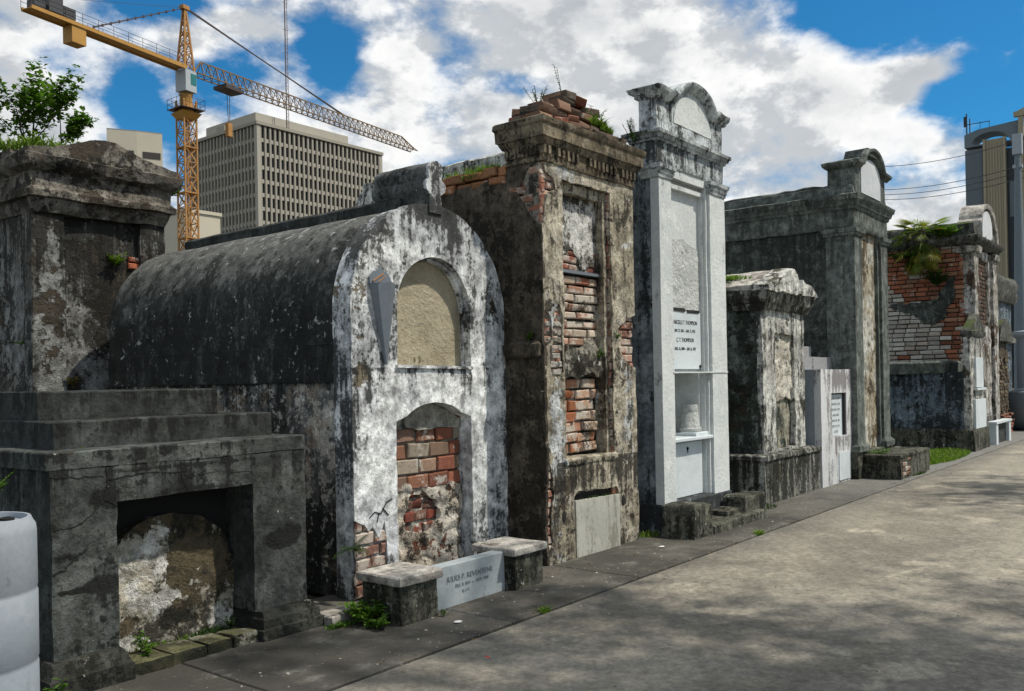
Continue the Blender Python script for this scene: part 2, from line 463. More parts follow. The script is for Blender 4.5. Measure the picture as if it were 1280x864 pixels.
# ================================================================== camera, world, light
AZ = R(38.4); FW = Vector((math.cos(AZ), math.sin(AZ), 0)); RT = Vector((math.sin(AZ), -math.cos(AZ), 0)); UPV = Vector((0, 0, 1))
ro = .019; c_, s_ = math.cos(ro), math.sin(ro)
cr = RT*c_-UPV*s_; cu_ = RT*s_+UPV*c_; cb = -FW
cam = bpy.data.objects.new('camera', bpy.data.cameras.new('camera')); COL.objects.link(cam)
cam.matrix_world = Matrix(((cr.x, cu_.x, cb.x, 0), (cr.y, cu_.y, cb.y, 0), (cr.z, cu_.z, cb.z, 1.6), (0, 0, 0, 1)))
cam.data.lens = 31.5; cam.data.sensor_width = 36; cam.data.shift_y = 45/1280; cam.data.clip_end = 6000; cam.data.clip_start = .05
scene.camera = cam
SUN = Vector((.30, -.46, .84)).normalized()
sd = bpy.data.lights.new('sun', 'SUN'); sd.energy = 4.0; sd.angle = R(1.0); sd.color = (1, .93, .82)
so = bpy.data.objects.new('sun', sd); COL.objects.link(so); so.rotation_euler = SUN.to_track_quat('Z', 'Y').to_euler(); so.location = (0, 0, 30)

def make_world():
    w = bpy.data.worlds.new('World'); scene.world = w; w.use_nodes = True
    g = G.__new__(G); g.t = w.node_tree; g.t.nodes.clear()
    out = g.n('ShaderNodeOutputWorld'); bg = g.n('ShaderNodeBackground')
    sky = g.n('ShaderNodeTexSky'); sky.sky_type = 'NISHITA'; sky.sun_disc = False
    sky.sun_elevation = math.asin(SUN.z); sky.sun_rotation = math.atan2(SUN.x, SUN.y); sky.air_density = 1.0; sky.ozone_density = 2.5; sky.dust_density = .3
    d = g.n('ShaderNodeTexCoord').outputs['Generated']; X = g.xyz(d)
    az = g.mul(g.math('ARCTAN2', X[1], X[0]), 57.2958); el = g.mul(g.math('ARCSINE', X[2]), 57.2958)
    q = g.vm('MULTIPLY', d, (1, 1, 1.7))
    w1 = g.noise(g.vm('ADD', q, (3.1, .4, 1.2)), 4.5, 3, .5); w2 = g.noise(g.vm('ADD', q, (8.1, 4, .2)), 4.5, 3, .5)
    azw = g.add(az, g.mul(g.sub(w1, .5), 7)); elw = g.add(el, g.mul(g.sub(w2, .5), 4.5))
    n1 = g.noise(g.vm('ADD', q, (1.3, 2.2, .7)), 7.5, 10, .60); n2 = g.noise(g.vm('ADD', q, (.3, 5.2, .7)), 3.2, 5, .55)
    val = g.add(g.mul(n1, .95), g.mul(n2, .25))
    # blobs: azimuth, elevation, radii, weight (+ cloud, - open sky)
    BL = [(13.5, 22.5, 9.5, 3.8, -.42), (10, 16.2, 3.2, 3.2, -.30), (15.6, 12.6, 3.2, 1.7, -.17), (37.0, 17.9, 2.6, 1.0, -.22), (8.5, 12, 2, 2, -.2),
          (50.0, 20, 2.0, 2.6, -.20), (55.6, 17.4, 2.4, 1.9, -.20), (60.6, 15.6, 2.2, 2.4, -.21), (60, 22.2, 3.6, 1.1, -.2), (65.5, 18.3, 2.2, 1.2, -.16), (43.5, 13.5, 2.5, .9, -.12), (58, 12.6, 2.4, 1.6, -.2),
          (30, 18, 11, 7, .20), (15.5, 16.9, 5.0, 1.3, .26), (20, 8, 10, 4, .16), (45, 19, 3.0, 3.5, .16), (67, 14, 3.0, 2.6, .22), (54.5, 21, 3.0, 1.0, .16), (58, 19.6, 3, 1.0, .12), (12, 7, 6, 2.5, .14), (66, 22, 3, 2, .15)]
    for (a, e, ra, re, wt) in BL:
        dx = g.mul(g.sub(azw, a), 1/ra); dz = g.mul(g.sub(elw, e), 1/re)
        dd = g.math('SQRT', g.add(g.mul(dx, dx), g.mul(dz, dz)))
        val = g.add(val, g.mul(g.step(dd, 1.35, .35), wt))
    cov = g.step(val, .43, .68)
    core = g.step(val, .58, .84)
    n3 = g.noise(g.vm('ADD', q, (.3, 1.2, 9.7)), 6, 9, .6); 
    shade = g.math('MULTIPLY', core, g.step(n3, .34, .60), clamp=True)
    n1b = g.noise(g.vm('ADD', g.vm('ADD', q, (.018, -.022, .035)), (1.3, 2.2, .7)), 7.5, 10, .60)
    rel = g.step(g.sub(n1, n1b), -.07, .07)
    cc = g.mix(rel, (.53, .555, .58), (.93, .93, .92)); cc = g.mix(g.mul(shade, .5), cc, (.40, .425, .455))
    cc = g.mix(g.mul(g.step(g.noise(g.vm('ADD', q, (7.3, 1.2, 3.7)), 11, 8, .6), .5, .68), .35), cc, (.38, .42, .47))
    blue = g.vm('MULTIPLY', sky.outputs[0], (.018, .074, .102))
    colr = g.mix(cov, blue, cc)
    g.set(bg.inputs[0], colr); bg.inputs[1].default_value = 1.0
    g.t.links.new(bg.outputs[0], out.inputs[0])
make_world()
scene.view_settings.view_transform = 'Standard'; scene.view_settings.look = 'None'; scene.view_settings.gamma = 1
scene.view_settings.exposure = 0.15; scene.view_settings.use_curve_mapping = False
scene.cycles.use_adaptive_sampling = True; scene.cycles.adaptive_threshold = .015; scene.cycles.max_bounces = 5; scene.cycles.diffuse_bounces = 3; scene.cycles.transparent_max_bounces = 4

# ================================================================== materials
WHITE = (.70, .72, .70)
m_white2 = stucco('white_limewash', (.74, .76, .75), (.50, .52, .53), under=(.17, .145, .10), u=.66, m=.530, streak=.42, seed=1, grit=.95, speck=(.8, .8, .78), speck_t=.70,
    zones=[('c', 5.32, 1.35, .75, .42, .22), ('c', 4.72, .75, .22, .5, .2), ('m', 6.02, 2.3, .10, .3, .06), ('m', 4.6, 2.75, .25, .3, .09), ('m', 5.6, 2.85, .2, .2, .06), ('c', 6.08, 1.9, .13, 1.1, .05), 
           ('u', 4.52, 1.9, .12, .75, .12), ('u', 6.08, 1.9, .12, .8, .07), ('u', 4.6, 1.2, .1, .3, .08), ('m', 5.3, 2.98, .3, .15, .12), ('b', 5.32, 2.95, .8, .35, .2)], C=(.33, .34, .345), drips=((1.72,.5,.10),(3.1,.5,.06)), damp=.08)
m_vault = stucco('blackened_render', (.045, .047, .042), (.105, .108, .098), under=(.035, .034, .03), u=.62, m=.535, mcol=(.008, .009, .008), streak=.28, seed=2, ab=.52,
    speck=(.40, .41, .38), speck_t=.635, axis='y', C=(.14, .143, .13), grit=1.2, zones=[('b', 6.6, 3.15, 6, .5, .25), ('c', 6.6, 3.15, 6, .4, .10), ('m', 7, 1.9, 6, .65, .09)], mstr=.9, drips=((1.9,.3,.08),))
m_fin = stucco('grey_scroll_render', (.11, .115, .11), (.22, .225, .215), under=(.05, .045, .035), u=.64, m=.52, mcol=(.014, .014, .012), streak=.3, seed=51, bump=1.6, speck=(.5, .5, .47), speck_t=.66)
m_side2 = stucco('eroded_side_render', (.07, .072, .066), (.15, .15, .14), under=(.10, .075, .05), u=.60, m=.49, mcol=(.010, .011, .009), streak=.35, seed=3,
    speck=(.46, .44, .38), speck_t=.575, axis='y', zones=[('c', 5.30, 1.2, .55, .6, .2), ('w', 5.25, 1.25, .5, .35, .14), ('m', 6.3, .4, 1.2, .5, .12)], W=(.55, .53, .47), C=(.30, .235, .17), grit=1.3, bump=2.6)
m_beige = stucco('beige_cement_infill', (.32, .275, .185), (.38, .335, .24), under=(.2, .18, .13), u=.80, m=.69, mcol=(.08, .07, .04), streak=.2, seed=4, grit=.4, bump=2.0, zones=[('m', 5.3, 1.78, .5, .08, .14)])
m_dark = stucco('dark_cement', (.046, .051, .048), (.088, .096, .090), under=(.09, .07, .05), u=.73, m=.575, mcol=(.008, .009, .008), streak=.3, seed=5, speck=(.4, .41, .37), speck_t=.715, scale=1.2, grit=.75, C=(.044, .047, .042),
    zones=[('m', 2.44, .53, .14, .05, .26), ('m', 2.28, .52, .12, .02, .2), ('m', 3.58, .60, .10, .06, .24), ('m', 3.70, .63, .11, .07, .26), ('m', 3.64, .57, .12, .05, .2), ('m', 2.24, .70, .1, .03, .14), ('m', 2.42, 1.0, .08, .05, .22), ('m', 2.95, 1.07, .05, .1, .2), ('m', 2.1, .7, .06, 1.0, .12), ('m', 3.0, 1.14, .9, .015, .10), ('m', 3.0, .99, .4, .03, .12), ('m', 2.5, 1.0, .06, .1, .14), ('u', 2.3, 1.26, .10, .03, .2), ('b', 2.35, .3, .2, .3, .1)], bump=1.4, drips=((1.172,.3,.12),(1.265,.1,.12)), damp=.08)
m_darkstep = stucco('dark_step_cement', (.034, .038, .036), (.062, .068, .064), under=(.07, .055, .04), u=.72, m=.555, mcol=(.009, .010, .009), streak=.5, seed=6, speck=(.35, .37, .35), speck_t=.70, scale=1.2, grit=.8, C=(.03, .032, .028), drips=((1.42,.14,.12),(1.59,.14,.12)))
m_plinth1 = stucco('black_mossy_plinth', (.03, .032, .027), (.06, .062, .052), under=(.08, .075, .06), u=.62, m=.50, mcol=(.008, .009, .007), streak=.3, seed=45, speck=(.4, .4, .34), speck_t=.655, bump=2.5)
m_sill = stucco('mossy_sill_stone', (.22, .21, .17), (.14, .14, .11), under=(.06, .055, .03), u=.55, m=.51, mcol=(.016, .018, .01), streak=.2, seed=46, bump=2.5, moss=(.12, .12, .06))
m_peel = stucco('flaking_limewash', (.62, .61, .57), (.40, .37, .30), under=(.105, .085, .05), u=.555, m=.535, mcol=(.022, .022, .016), streak=.15, seed=7, bump=3.5, scale=2.0, C=(.36, .33, .25),
    zones=[('u', 3.15, .60, .24, .30, .17), ('u', 3.0, .86, .5, .16, .17), ('c', 2.74, .50, .14, .28, .15), ('w', 0, 0, 1, 1, 0), ('m', 2.95, .16, .5, .12, .08), ('m', 2.55, .8, .1, .2, .15), ('m', 3.4, .7, .06, .3, .15), ('m', 2.98, .92, .5, .05, .12)])
m_t0 = stucco('grey_brown_render', (.115, .108, .092), (.22, .225, .215), under=(.06, .05, .036), u=.55, m=.495, mcol=(.016, .015, .012), streak=.25, seed=8, grit=1.3, bump=2.6,
    speck=(.40, .41, .39), speck_t=.68, C=(.24, .25, .24), zones=[('b', 4.1, 2.2, .16, .9, .3), ('c', 4.1, 2.3, .16, .9, .12), ('b', 4.9, 1.8, .5, .3, .3), ('c', 4.9, 1.8, .5, .3, .1), ('u', 4.95, 2.55, .5, .5, .1), ('m', 4.95, 2.5, .5, .5, .05)], drips=((3.34,1.1,.13),))
m_t0top = stucco('stained_cornice_stone', (.12, .105, .085), (.20, .185, .155), under=(.055, .045, .032), u=.56, m=.53, mcol=(.014, .014, .012), streak=.2, seed=9, grit=1.3, bump=2.4, speck=(.38, .37, .34), speck_t=.69, C=(.24, .225, .19))
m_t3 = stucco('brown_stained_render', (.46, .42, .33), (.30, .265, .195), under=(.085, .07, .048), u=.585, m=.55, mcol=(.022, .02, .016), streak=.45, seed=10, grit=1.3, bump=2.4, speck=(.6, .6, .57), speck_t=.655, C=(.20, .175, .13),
    zones=[('b', 6.35, 2.8, .2, .6, -.1), ('m', 6.35, 2.35, .2, .2, .05), ('c', 7.0, 3.5, .8, .14, .1), ('m', 7.5, .6, .2, .7, .06), ('m', 6.4, .5, .2, .5, .05), ('w', 6.40, 1.2, .16, .6, .22), ('w', 6.4, .35, .14, .3, .10), ('w', 7.58, 1.2, .14, .6, .15), ('w', 6.42, 2.2, .2, .25, .12), ('w', 6.6, 3.45, .35, .1, .14), ('c', 6.4, 1.3, .12, .4, .06), ('w', 7.55, 2.9, .1, .3, .06), ('m', 7.0, .72, .8, .12, .04)], W=(.52, .54, .54), drips=((3.50,.5,.10),(.87,.5,.12),(1.9,.5,.08)), damp=.08)
m_t3side = stucco('brown_render_side_shade', (.06, .05, .037), (.105, .088, .066), under=(.04, .032, .022), u=.56, m=.53, mcol=(.016, .015, .011), streak=.25, seed=11, bump=1.8, axis='y', C=(.13, .11, .085), zones=[('m', 5, 2.9, .3, .3, .05)])  # brown render darkened in the colour for the shaded left side
m_t3pan = stucco('white_mottled_panel', (.60, .60, .57), (.30, .29, .25), under=(.14, .11, .08), u=.56, m=.515, mcol=(.025, .025, .02), streak=.2, seed=12, bump=2.6, speck=(.66, .66, .63), speck_t=.64)
m_cornice3 = stucco('mossy_cornice_render', (.13, .105, .07), (.21, .175, .12), under=(.05, .04, .026), u=.58, m=.53, mcol=(.02, .018, .013), streak=.3, seed=13, bump=1.6, C=(.26, .225, .165), moss=(.03, .035, .012))
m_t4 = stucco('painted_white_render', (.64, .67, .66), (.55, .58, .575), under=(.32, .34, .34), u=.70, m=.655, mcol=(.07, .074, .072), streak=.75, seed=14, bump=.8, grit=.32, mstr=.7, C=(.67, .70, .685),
    zones=[('m', 8.85, 4.9, 1.2, .5, .12), ('m', 8.4, 3.85, .4, .25, .08), ('m', 8.25, .1, .4, .15, .1), ('c', 8.8, 2, .5, 1.6, .05), ('m', 9.6, 4.6, .3, .4, .08), ('m', 8.3, 4.45, .3, .3, .08)], drips=((4.04,.25,.10),(3.66,.3,.09),(1.65,.2,.08)), damp=.14)
m_rough4 = stucco('rough_white_plaster', (.60, .62, .60), (.48, .50, .49), under=(.30, .30, .28), u=.66, m=.60, mcol=(.10, .10, .09), streak=.1, seed=48, bump=3, grit=.6, scale=2)
m_t4top = stucco('weathered_white_attic', (.50, .54, .55), (.34, .37, .38), under=(.13, .13, .12), u=.62, m=.535, mcol=(.03, .032, .03), streak=.6, seed=15, bump=1.2, grit=.7, C=(.30, .33, .34), zones=[('c', 9.0, 4.5, .45, .25, .12)], drips=((4.5,.3,.10),(4.04,.3,.08)))
m_t4side = stucco('white_paint_side_shade', (.15, .18, .20), (.27, .31, .33), under=(.07, .06, .05), u=.60, m=.57, mcol=(.02, .022, .022), streak=.55, seed=16, bump=1.4, axis='y', C=(.13, .16, .18), zones=[('m', 4.66, 2.8, .06, .9, .12), ('m', 4.7, 4.35, .3, .2, .2), ('m', 4.6, .2, .5, .25, .15)])  # shaded side: white paint darkened and blued in the colour; black patches are mildew
m_moss = stucco('mossy_black_stone', (.10, .10, .075), (.17, .17, .14), under=(.05, .05, .03), u=.58, m=.50, mcol=(.012, .013, .009), streak=.5, seed=17, bump=2.6, speck=(.45, .45, .4), speck_t=.645)
m_t5 = stucco('mottled_white_black_render', (.60, .60, .55), (.42, .41, .37), under=(.10, .09, .06), u=.585, m=.525, mcol=(.02, .022, .018), streak=.5, seed=18, grit=1.2, bump=2, speck=(.62, .62, .6), speck_t=.66, C=(.30, .31, .29),
    zones=[('m', 11.75, .85, .3, .3, .09), ('m', 11.1, .9, .2, .5, .06), ('c', 11.15, 1.6, .14, .9, .09), ('c', 11.7, 2.35, .6, .15, .08), ('c', 11.6, 2.9, .6, .2, .12), ('m', 12.3, 1.6, .1, .8, .08)], drips=((2.48,.6,.11),), damp=.05)
m_cream5 = stucco('cracked_cream_plaster', (.52, .49, .40), (.60, .58, .50), under=(.16, .13, .08), u=.63, m=.57, mcol=(.03, .028, .02), streak=.1, seed=49, bump=3.5, scale=2)
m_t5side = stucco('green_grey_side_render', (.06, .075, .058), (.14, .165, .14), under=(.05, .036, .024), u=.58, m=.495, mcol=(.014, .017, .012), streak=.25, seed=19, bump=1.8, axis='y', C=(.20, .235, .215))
m_t5plinth = stucco('black_streaked_plinth', (.22, .22, .19), (.34, .34, .31), under=(.07, .065, .04), u=.58, m=.475, mcol=(.013, .014, .010), streak=.75, seed=20, bump=2, drips=((.55,.5,.10),))
m_t6 = stucco('dark_grey_green_render', (.036, .043, .037), (.068, .078, .069), under=(.05, .045, .035), u=.68, m=.57, mcol=(.018, .021, .018), streak=.3, seed=21, bump=1.2, axis='y', C=(.125, .14, .125), mstr=.8, drips=((3.87,.9,.12),))
m_t6lt = stucco('grey_green_moulding', (.095, .11, .098), (.145, .162, .148), under=(.05, .05, .04), u=.64, m=.55, mcol=(.03, .034, .03), streak=.6, seed=22, grit=.7, bump=1, axis='y', C=(.17, .19, .17), mstr=.8, drips=((3.75,.6,.10),(4.40,.2,.12),(4.15,.2,.10)), damp=.06)
m_t6rec = stucco('rust_streaked_panel', (.50, .50, .45), (.32, .28, .20), under=(.14, .10, .05), u=.56, m=.56, mcol=(.04, .035, .025), streak=.6, seed=23, bump=1.5)
m_white_pl = stucco('white_pediment_paint', (.62, .65, .67), (.52, .55, .57), u=.8, m=.68, mcol=(.2, .2, .2), seed=24, grit=.3, bump=.4)
m_t7 = stucco('white_paint_with_purple_streaks', (.64, .65, .655), (.54, .55, .555), under=(.3, .28, .27), u=.78, m=.565, mcol=(.12, .108, .11), streak=.95, seed=25, bump=.4, grit=.35, mstr=.8,
    zones=[('m', 13.55, 1.52, .75, .17, .13), ('m', 13.05, .95, .1, .4, .09), ('m', 14.05, .9, .1, .5, .1), ('m', 13.5, .62, .4, .1, .05), ('c', 12.78, .9, .1, .9, .2), ('c', 14.35, .9, .07, .9, .15)], drips=((1.69,.45,.09),(.68,.3,.07)), damp=.05)
m_t7step = stucco('purple_stained_step', (.30, .30, .305), (.42, .43, .43), under=(.2, .18, .18), u=.75, m=.56, mcol=(.10, .09, .095), streak=.5, seed=50, grit=.5, bump=.5)
m_t7side = stucco('white_paint_shaded_side', (.33, .37, .40), (.28, .32, .35), u=.8, m=.66, mcol=(.1, .1, .11), streak=.9, seed=26, bump=.4, grit=.35, axis='y')  # side greyed in the colour to paint its shade; the front is white
m_blue = stucco('blue_grey_mottled_render', (.10, .135, .165), (.17, .22, .255), under=(.03, .03, .026), u=.60, m=.525, mcol=(.012, .014, .014), streak=.3, seed=27, bump=1.5, axis='y', speck=(.34, .37, .38), speck_t=.64, zones=[('m', 4.3, 1.4, .3, .5, .08), ('m', 5, .5, 2, .2, .08)], drips=((1.62,.4,.12),), damp=.1)
m_t9 = stucco('blackened_roof_render', (.06, .065, .055), (.12, .12, .105), under=(.05, .045, .03), u=.62, m=.53, mcol=(.014, .016, .011), seed=28, bump=1.4, moss=(.05, .07, .015), C=(.16, .16, .14))
m_t9front = stucco('white_peeled_front', (.55, .54, .51), (.32, .30, .26), under=(.14, .09, .06), u=.56, m=.53, mcol=(.025, .024, .02), streak=.5, seed=29, bump=2)
m_marble = stucco('pale_marble', (.60, .66, .68), (.52, .58, .60), u=.86, m=.70, mcol=(.22, .24, .22), streak=.7, seed=30, grit=.25, bump=.15, mstr=.6)
m_marble_grey = stucco('grey_marble', (.27, .31, .325), (.335, .375, .39), u=.86, m=.66, mcol=(.13, .15, .15), streak=.5, seed=31, grit=.25, bump=.2, mstr=.6, damp=.05)
m_marble_cream = stucco('cream_marble', (.44, .44, .39), (.36, .36, .32), u=.86, m=.62, mcol=(.16, .15, .11), streak=.9, seed=32, grit=.25, bump=.2, mstr=.7, drips=((.51,.25,.08),), damp=.10)
m_cap = stucco('lichened_capstone', (.42, .40, .36), (.28, .26, .23), under=(.14, .10, .07), u=.62, m=.60, mcol=(.05, .045, .04), streak=.2, seed=33, bump=.8)
m_mort = stucco('lime_mortar', (.26, .245, .20), (.16, .15, .12), under=(.05, .045, .035), u=.55, m=.52, mcol=(.015, .014, .011), seed=34, bump=2.5)
m_mort2 = stucco('grey_cement_mortar', (.34, .33, .28), (.24, .23, .20), under=(.12, .10, .07), u=.62, m=.575, mcol=(.03, .03, .025), seed=47, bump=2.5)
m_mortd = stucco('dark_mortar', (.09, .085, .07), (.14, .13, .105), under=(.03, .028, .022), u=.55, m=.50, mcol=(.012, .012, .009), seed=35, bump=2)
m_brick = brickmat('old_red_brick', white=.585, dark=.565, seed=1)
m_brickw = brickmat('limewashed_brick', white=.505, dark=.565, seed=2, wcol=(.47, .43, .37))
m_brickd = brickmat('sooty_brick', white=.62, dark=.53, seed=3)
m_brick9 = brickmat('far_old_brick', white=.60, dark=.60, seed=4)  # old brick with sparse limewash and little dark staining
m_rubble = stucco('grey_rubble', (.33, .31, .26), (.20, .18, .14), under=(.12, .06, .035), u=.56, m=.50, mcol=(.02, .02, .015), seed=36, bump=4, speck=(.55, .55, .5), speck_t=.63)
m_rub2 = stucco('white_mortar_rubble', (.62, .58, .50), (.44, .38, .30), under=(.17, .06, .035), u=.60, m=.535, mcol=(.02, .018, .014), streak=.05, seed=37, bump=4, scale=2.2, speck=(.62, .6, .55), speck_t=.62)
m_black = plain('black_cavity_shade_and_iron', (.012, .012, .011), .95)  # near-black, paints in cavity shade; also used for cracks, holes and iron
m_letter = plain('carved_letter_paint', (.02, .022, .024), .7)
m_letterg = plain('worn_carving', (.195, .222, .23), .8)
m_letterf = plain('faded_lettering', (.34, .37, .38), .8)
m_zinc = plain('dull_zinc', (.20, .23, .26), .5, .25, 14, .5, bump=.2)
m_rust = plain('rust_stripe', (.30, .17, .09), .8)
m_plastic = stucco('pale_blue_plastic', (.29, .32, .35), (.24, .275, .31), under=(.2, .2, .2), u=.9, m=.63, mcol=(.12, .125, .12), streak=.7, seed=52, grit=.2, bump=.15, mstr=.6, damp=.06)
m_leaf = leafmat('leaf_green', (.055, .13, .014), (.11, .20, .025))
m_leafd = leafmat('dark_leaf_green', (.022, .055, .012), (.045, .09, .016))
m_grass = leafmat('bright_grass', (.09, .17, .012), (.16, .24, .03))
m_palm = leafmat('palm_green', (.09, .16, .02), (.20, .22, .045))
m_bark = plain('bark', (.07, .055, .04), .9, .4, 30)

# ground ------------------------------------------------------------------
def ground():
    g = G('dark_soil'); p = g.pos(); n = g.noise(p, 4, 10, .7); f = g.noise(p, 40, 6, .7)
    col = g.scale_col(g.mix(g.step(n, .42, .6), (.055, .05, .038), (.10, .09, .07)), g.add(.5, f)); g.bump(g.add(n, f), .9, .03)
    m = g.fin(col, .95, .1)
    b = MB(); N = [-2000, -200, -20, 0, 5, 10, 15, 20, 30, 60, 200, 2000]
    vs = [(x, y, -.035) for y in N for x in N]; k = len(N)
    b.add(vs, [(j*k+i, j*k+i+1, (j+1)*k+i+1, (j+1)*k+i) for j in range(k-1) for i in range(k-1)])
    o = b.build('ground', m); o['kind'] = 'structure'
    # lane
    g = G('worn_lane_concrete'); p = g.pos(); X = g.xyz(p)
    nl = g.noise(p, .55, 6, .6, .3); nm = g.noise(p, 2.3, 9, .66); nf = g.noise(p, 34, 8, .75); nff = g.noise(p, 120, 4, .7)
    rt = g.comb(g.add(g.mul(X[0], .80), g.mul(X[1], .60)), g.sub(g.mul(X[1], .80), g.mul(X[0], .60)), 0)
    br = g.noise(g.vm('MULTIPLY', rt, (1.0, 17, 1)), 1, 6, .7)
    col = g.mix(g.step(g.add(g.mul(nl, .6), g.mul(nm, .4)), .40, .60), (.158, .147, .120), (.262, .242, .196))
    col = g.mix(g.mul(g.step(g.noise(g.vm('ADD', p, (3, 9, 0)), .9, 7, .62, .4), .52, .62), .5), col, (.13, .118, .094))
    col = g.mix(g.mul(g.step(g.noise(g.vm('ADD', p, (13, 2, 0)), 1.4, 6, .6, .3), .57, .64), .55), col, (.40, .36, .28))
    edge = g.step(g.add(X[1], g.mul(nm, .5)), 3.35, 3.95)
    col = g.mix(g.mul(edge, .45), col, (.085, .085, .078))
    col = g.scale_col(col, g.add(g.add(.15, g.mul(nf, 1.0)), g.mul(nff, .7)))
    col = g.scale_col(col, g.add(.72, g.mul(br, .56)))
    ng = g.noise(g.vm('ADD', p, (5, 1, 0)), 15, 8, .84); col = g.scale_col(col, g.step(ng, .30, .70, .66, 1.36))
    pit = g.step(g.noise(g.vm('ADD', p, (2, 7, 0)), 13, 5, .8), .60, .68); col = g.mix(g.mul(pit, .45), col, (.07, .063, .05))
    sp = g.step(g.voro(p, 26), .16, .09); spn = g.step(g.noise(p, 3, 3, .5), .5, .6)
    col = g.mix(g.mul(g.mul(sp, spn), .5), col, (.42, .40, .36))
    cr_ = g.voro(g.vm('ADD', p, g.comb(g.mul(nm, .5), g.mul(nl, .6), 0)), .42, 'DISTANCE_TO_EDGE')
    crk = g.step(cr_, .006, .0015); col = g.mix(g.mul(crk, .18), col, (.05, .045, .038))
    h = g.add(g.add(g.mul(nf, .8), g.mul(nff, .5)), g.mul(br, .5)); g.bump(h, .55, .006)
    m = g.fin(col, .85, .25)
    b = MB(); b.loft(-12, 95, -6.5, 3.69, [(-.2, 0), (-.008, 0)], seg=2.0, amp=0, chip=0, dz=1)
    o = b.build('lane', m); o['kind'] = 'structure'
    # sidewalk slabs in one sheet of separate bays
    g = G('dark_sidewalk_concrete'); p = g.pos(); X = g.xyz(p)  # dark base tone, paler towards the far end
    nl = g.noise(p, .8, 6, .6, .3); nm = g.noise(p, 3.1, 9, .68); nf = g.noise(p, 34, 8, .75)
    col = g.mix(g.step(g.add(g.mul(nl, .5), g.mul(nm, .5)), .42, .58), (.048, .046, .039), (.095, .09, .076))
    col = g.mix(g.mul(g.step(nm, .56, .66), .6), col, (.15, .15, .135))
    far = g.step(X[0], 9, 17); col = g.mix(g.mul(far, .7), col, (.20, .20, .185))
    col = g.scale_col(col, g.add(.45, g.mul(nf, 1.1)))
    sp = g.step(g.voro(p, 19), .10, .05); col = g.mix(g.mul(sp, .6), col, (.4, .4, .38))
    g.bump(g.add(nf, g.mul(nm, .7)), .6, .007); m = g.fin(col, .8, .3)
    b = MB(); x = -6.0
    while x < 80:
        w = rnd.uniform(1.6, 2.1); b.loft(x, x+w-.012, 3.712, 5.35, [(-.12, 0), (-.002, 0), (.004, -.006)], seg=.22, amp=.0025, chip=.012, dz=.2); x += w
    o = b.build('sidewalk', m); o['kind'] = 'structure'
    b = MB(); grass(b, 18.3, 4.35, .0, 2.2, .5, 5200, .12, .010); 
    o = b.build('lawn_patch', m_grass, smooth=0); o['kind'] = 'stuff'; tag(o, 'bright green grass strip before the brick tomb near the lane end', 'grass')
    b = MB()
    for i in range(300):
        x = rnd.uniform(2, 14) if i % 3 else rnd.uniform(4, 20); y = rnd.gauss(4.05, .28) if rnd.random() < .72 else rnd.uniform(.5, 3.9); s = rnd.uniform(.002, .0075)
        if y > 4.3: y = 3.9
        b.box(x-s, x+s*rnd.uniform(.6, 1.6), y-s, y+s, .001, .004+s*.6, wob=s*.35)
    o = b.build('litter', plain('pale_crumb', (.34, .33, .29), .8)); o['kind'] = 'stuff'; tag(o, 'pale plaster crumbs scattered over the sidewalk and lane', 'litter')
ground()
def dry_leaves():
    b = MB(); r2 = random.Random(9)
    for i in range(620):
        k = r2.random()
        if k < .45: x = r2.uniform(3.5, 22); y = 3.71+r2.gauss(0, .05)
        elif k < .85: x = r2.uniform(3.6, 16); y = r2.choice((4.22, 4.4, 4.5))-abs(r2.gauss(0, .09))
        else: x = r2.uniform(3, 18); y = r2.uniform(.4, 3.6)
        f = r2.uniform(.5, 1.5); d = Vector((r2.uniform(-1, 1), r2.uniform(-1, 1), r2.uniform(-.1, .25))); L = r2.uniform(.012, .034)
        leafq(b, Vector((x, y, .006+r2.random()*.006)), d, Vector((0, 0, 1)), L, L*.5, .3, (f, f*.9, f*.8))
    o = b.build('fallen_leaves', leafmat('dry_brown_leaf', (.11, .075, .035), (.20, .14, .06), .1), smooth=0); o['kind'] = 'stuff'; tag(o, 'small dry brown leaves gathered along the sidewalk joint and tomb feet', 'leaves')
dry_leaves()
def scraps():
    pm = plain('paper_white', (.75, .75, .73), .8); rm = plain('red_scrap', (.45, .06, .04), .8)
    for (x, y, s, m, lb) in ((4.43, 4.0, .035, pm, 'crumpled white paper scrap on the sidewalk in front of the inscribed slab'), (7.5, 4.18, .04, pm, 'flat white paper scrap near the foot of the tall white tomb'), (3.95, 3.35, .018, rm, 'small red leaf scrap lying on the lane')):
        b = MB(); n = 7
        vs = [(x+s*math.cos(i*6.283/n)*rnd.uniform(.6, 1.3), y+s*.7*math.sin(i*6.283/n)*rnd.uniform(.6, 1.2), .008+rnd.uniform(0, .008)) for i in range(n)]+[(x, y, .02)]
        b.add(vs, [(i, (i+1) % n, n) for i in range(n)]); tag(b.build('scrap', m, loc=(x, y, 0), smooth=0), lb, 'scrap')
scraps()

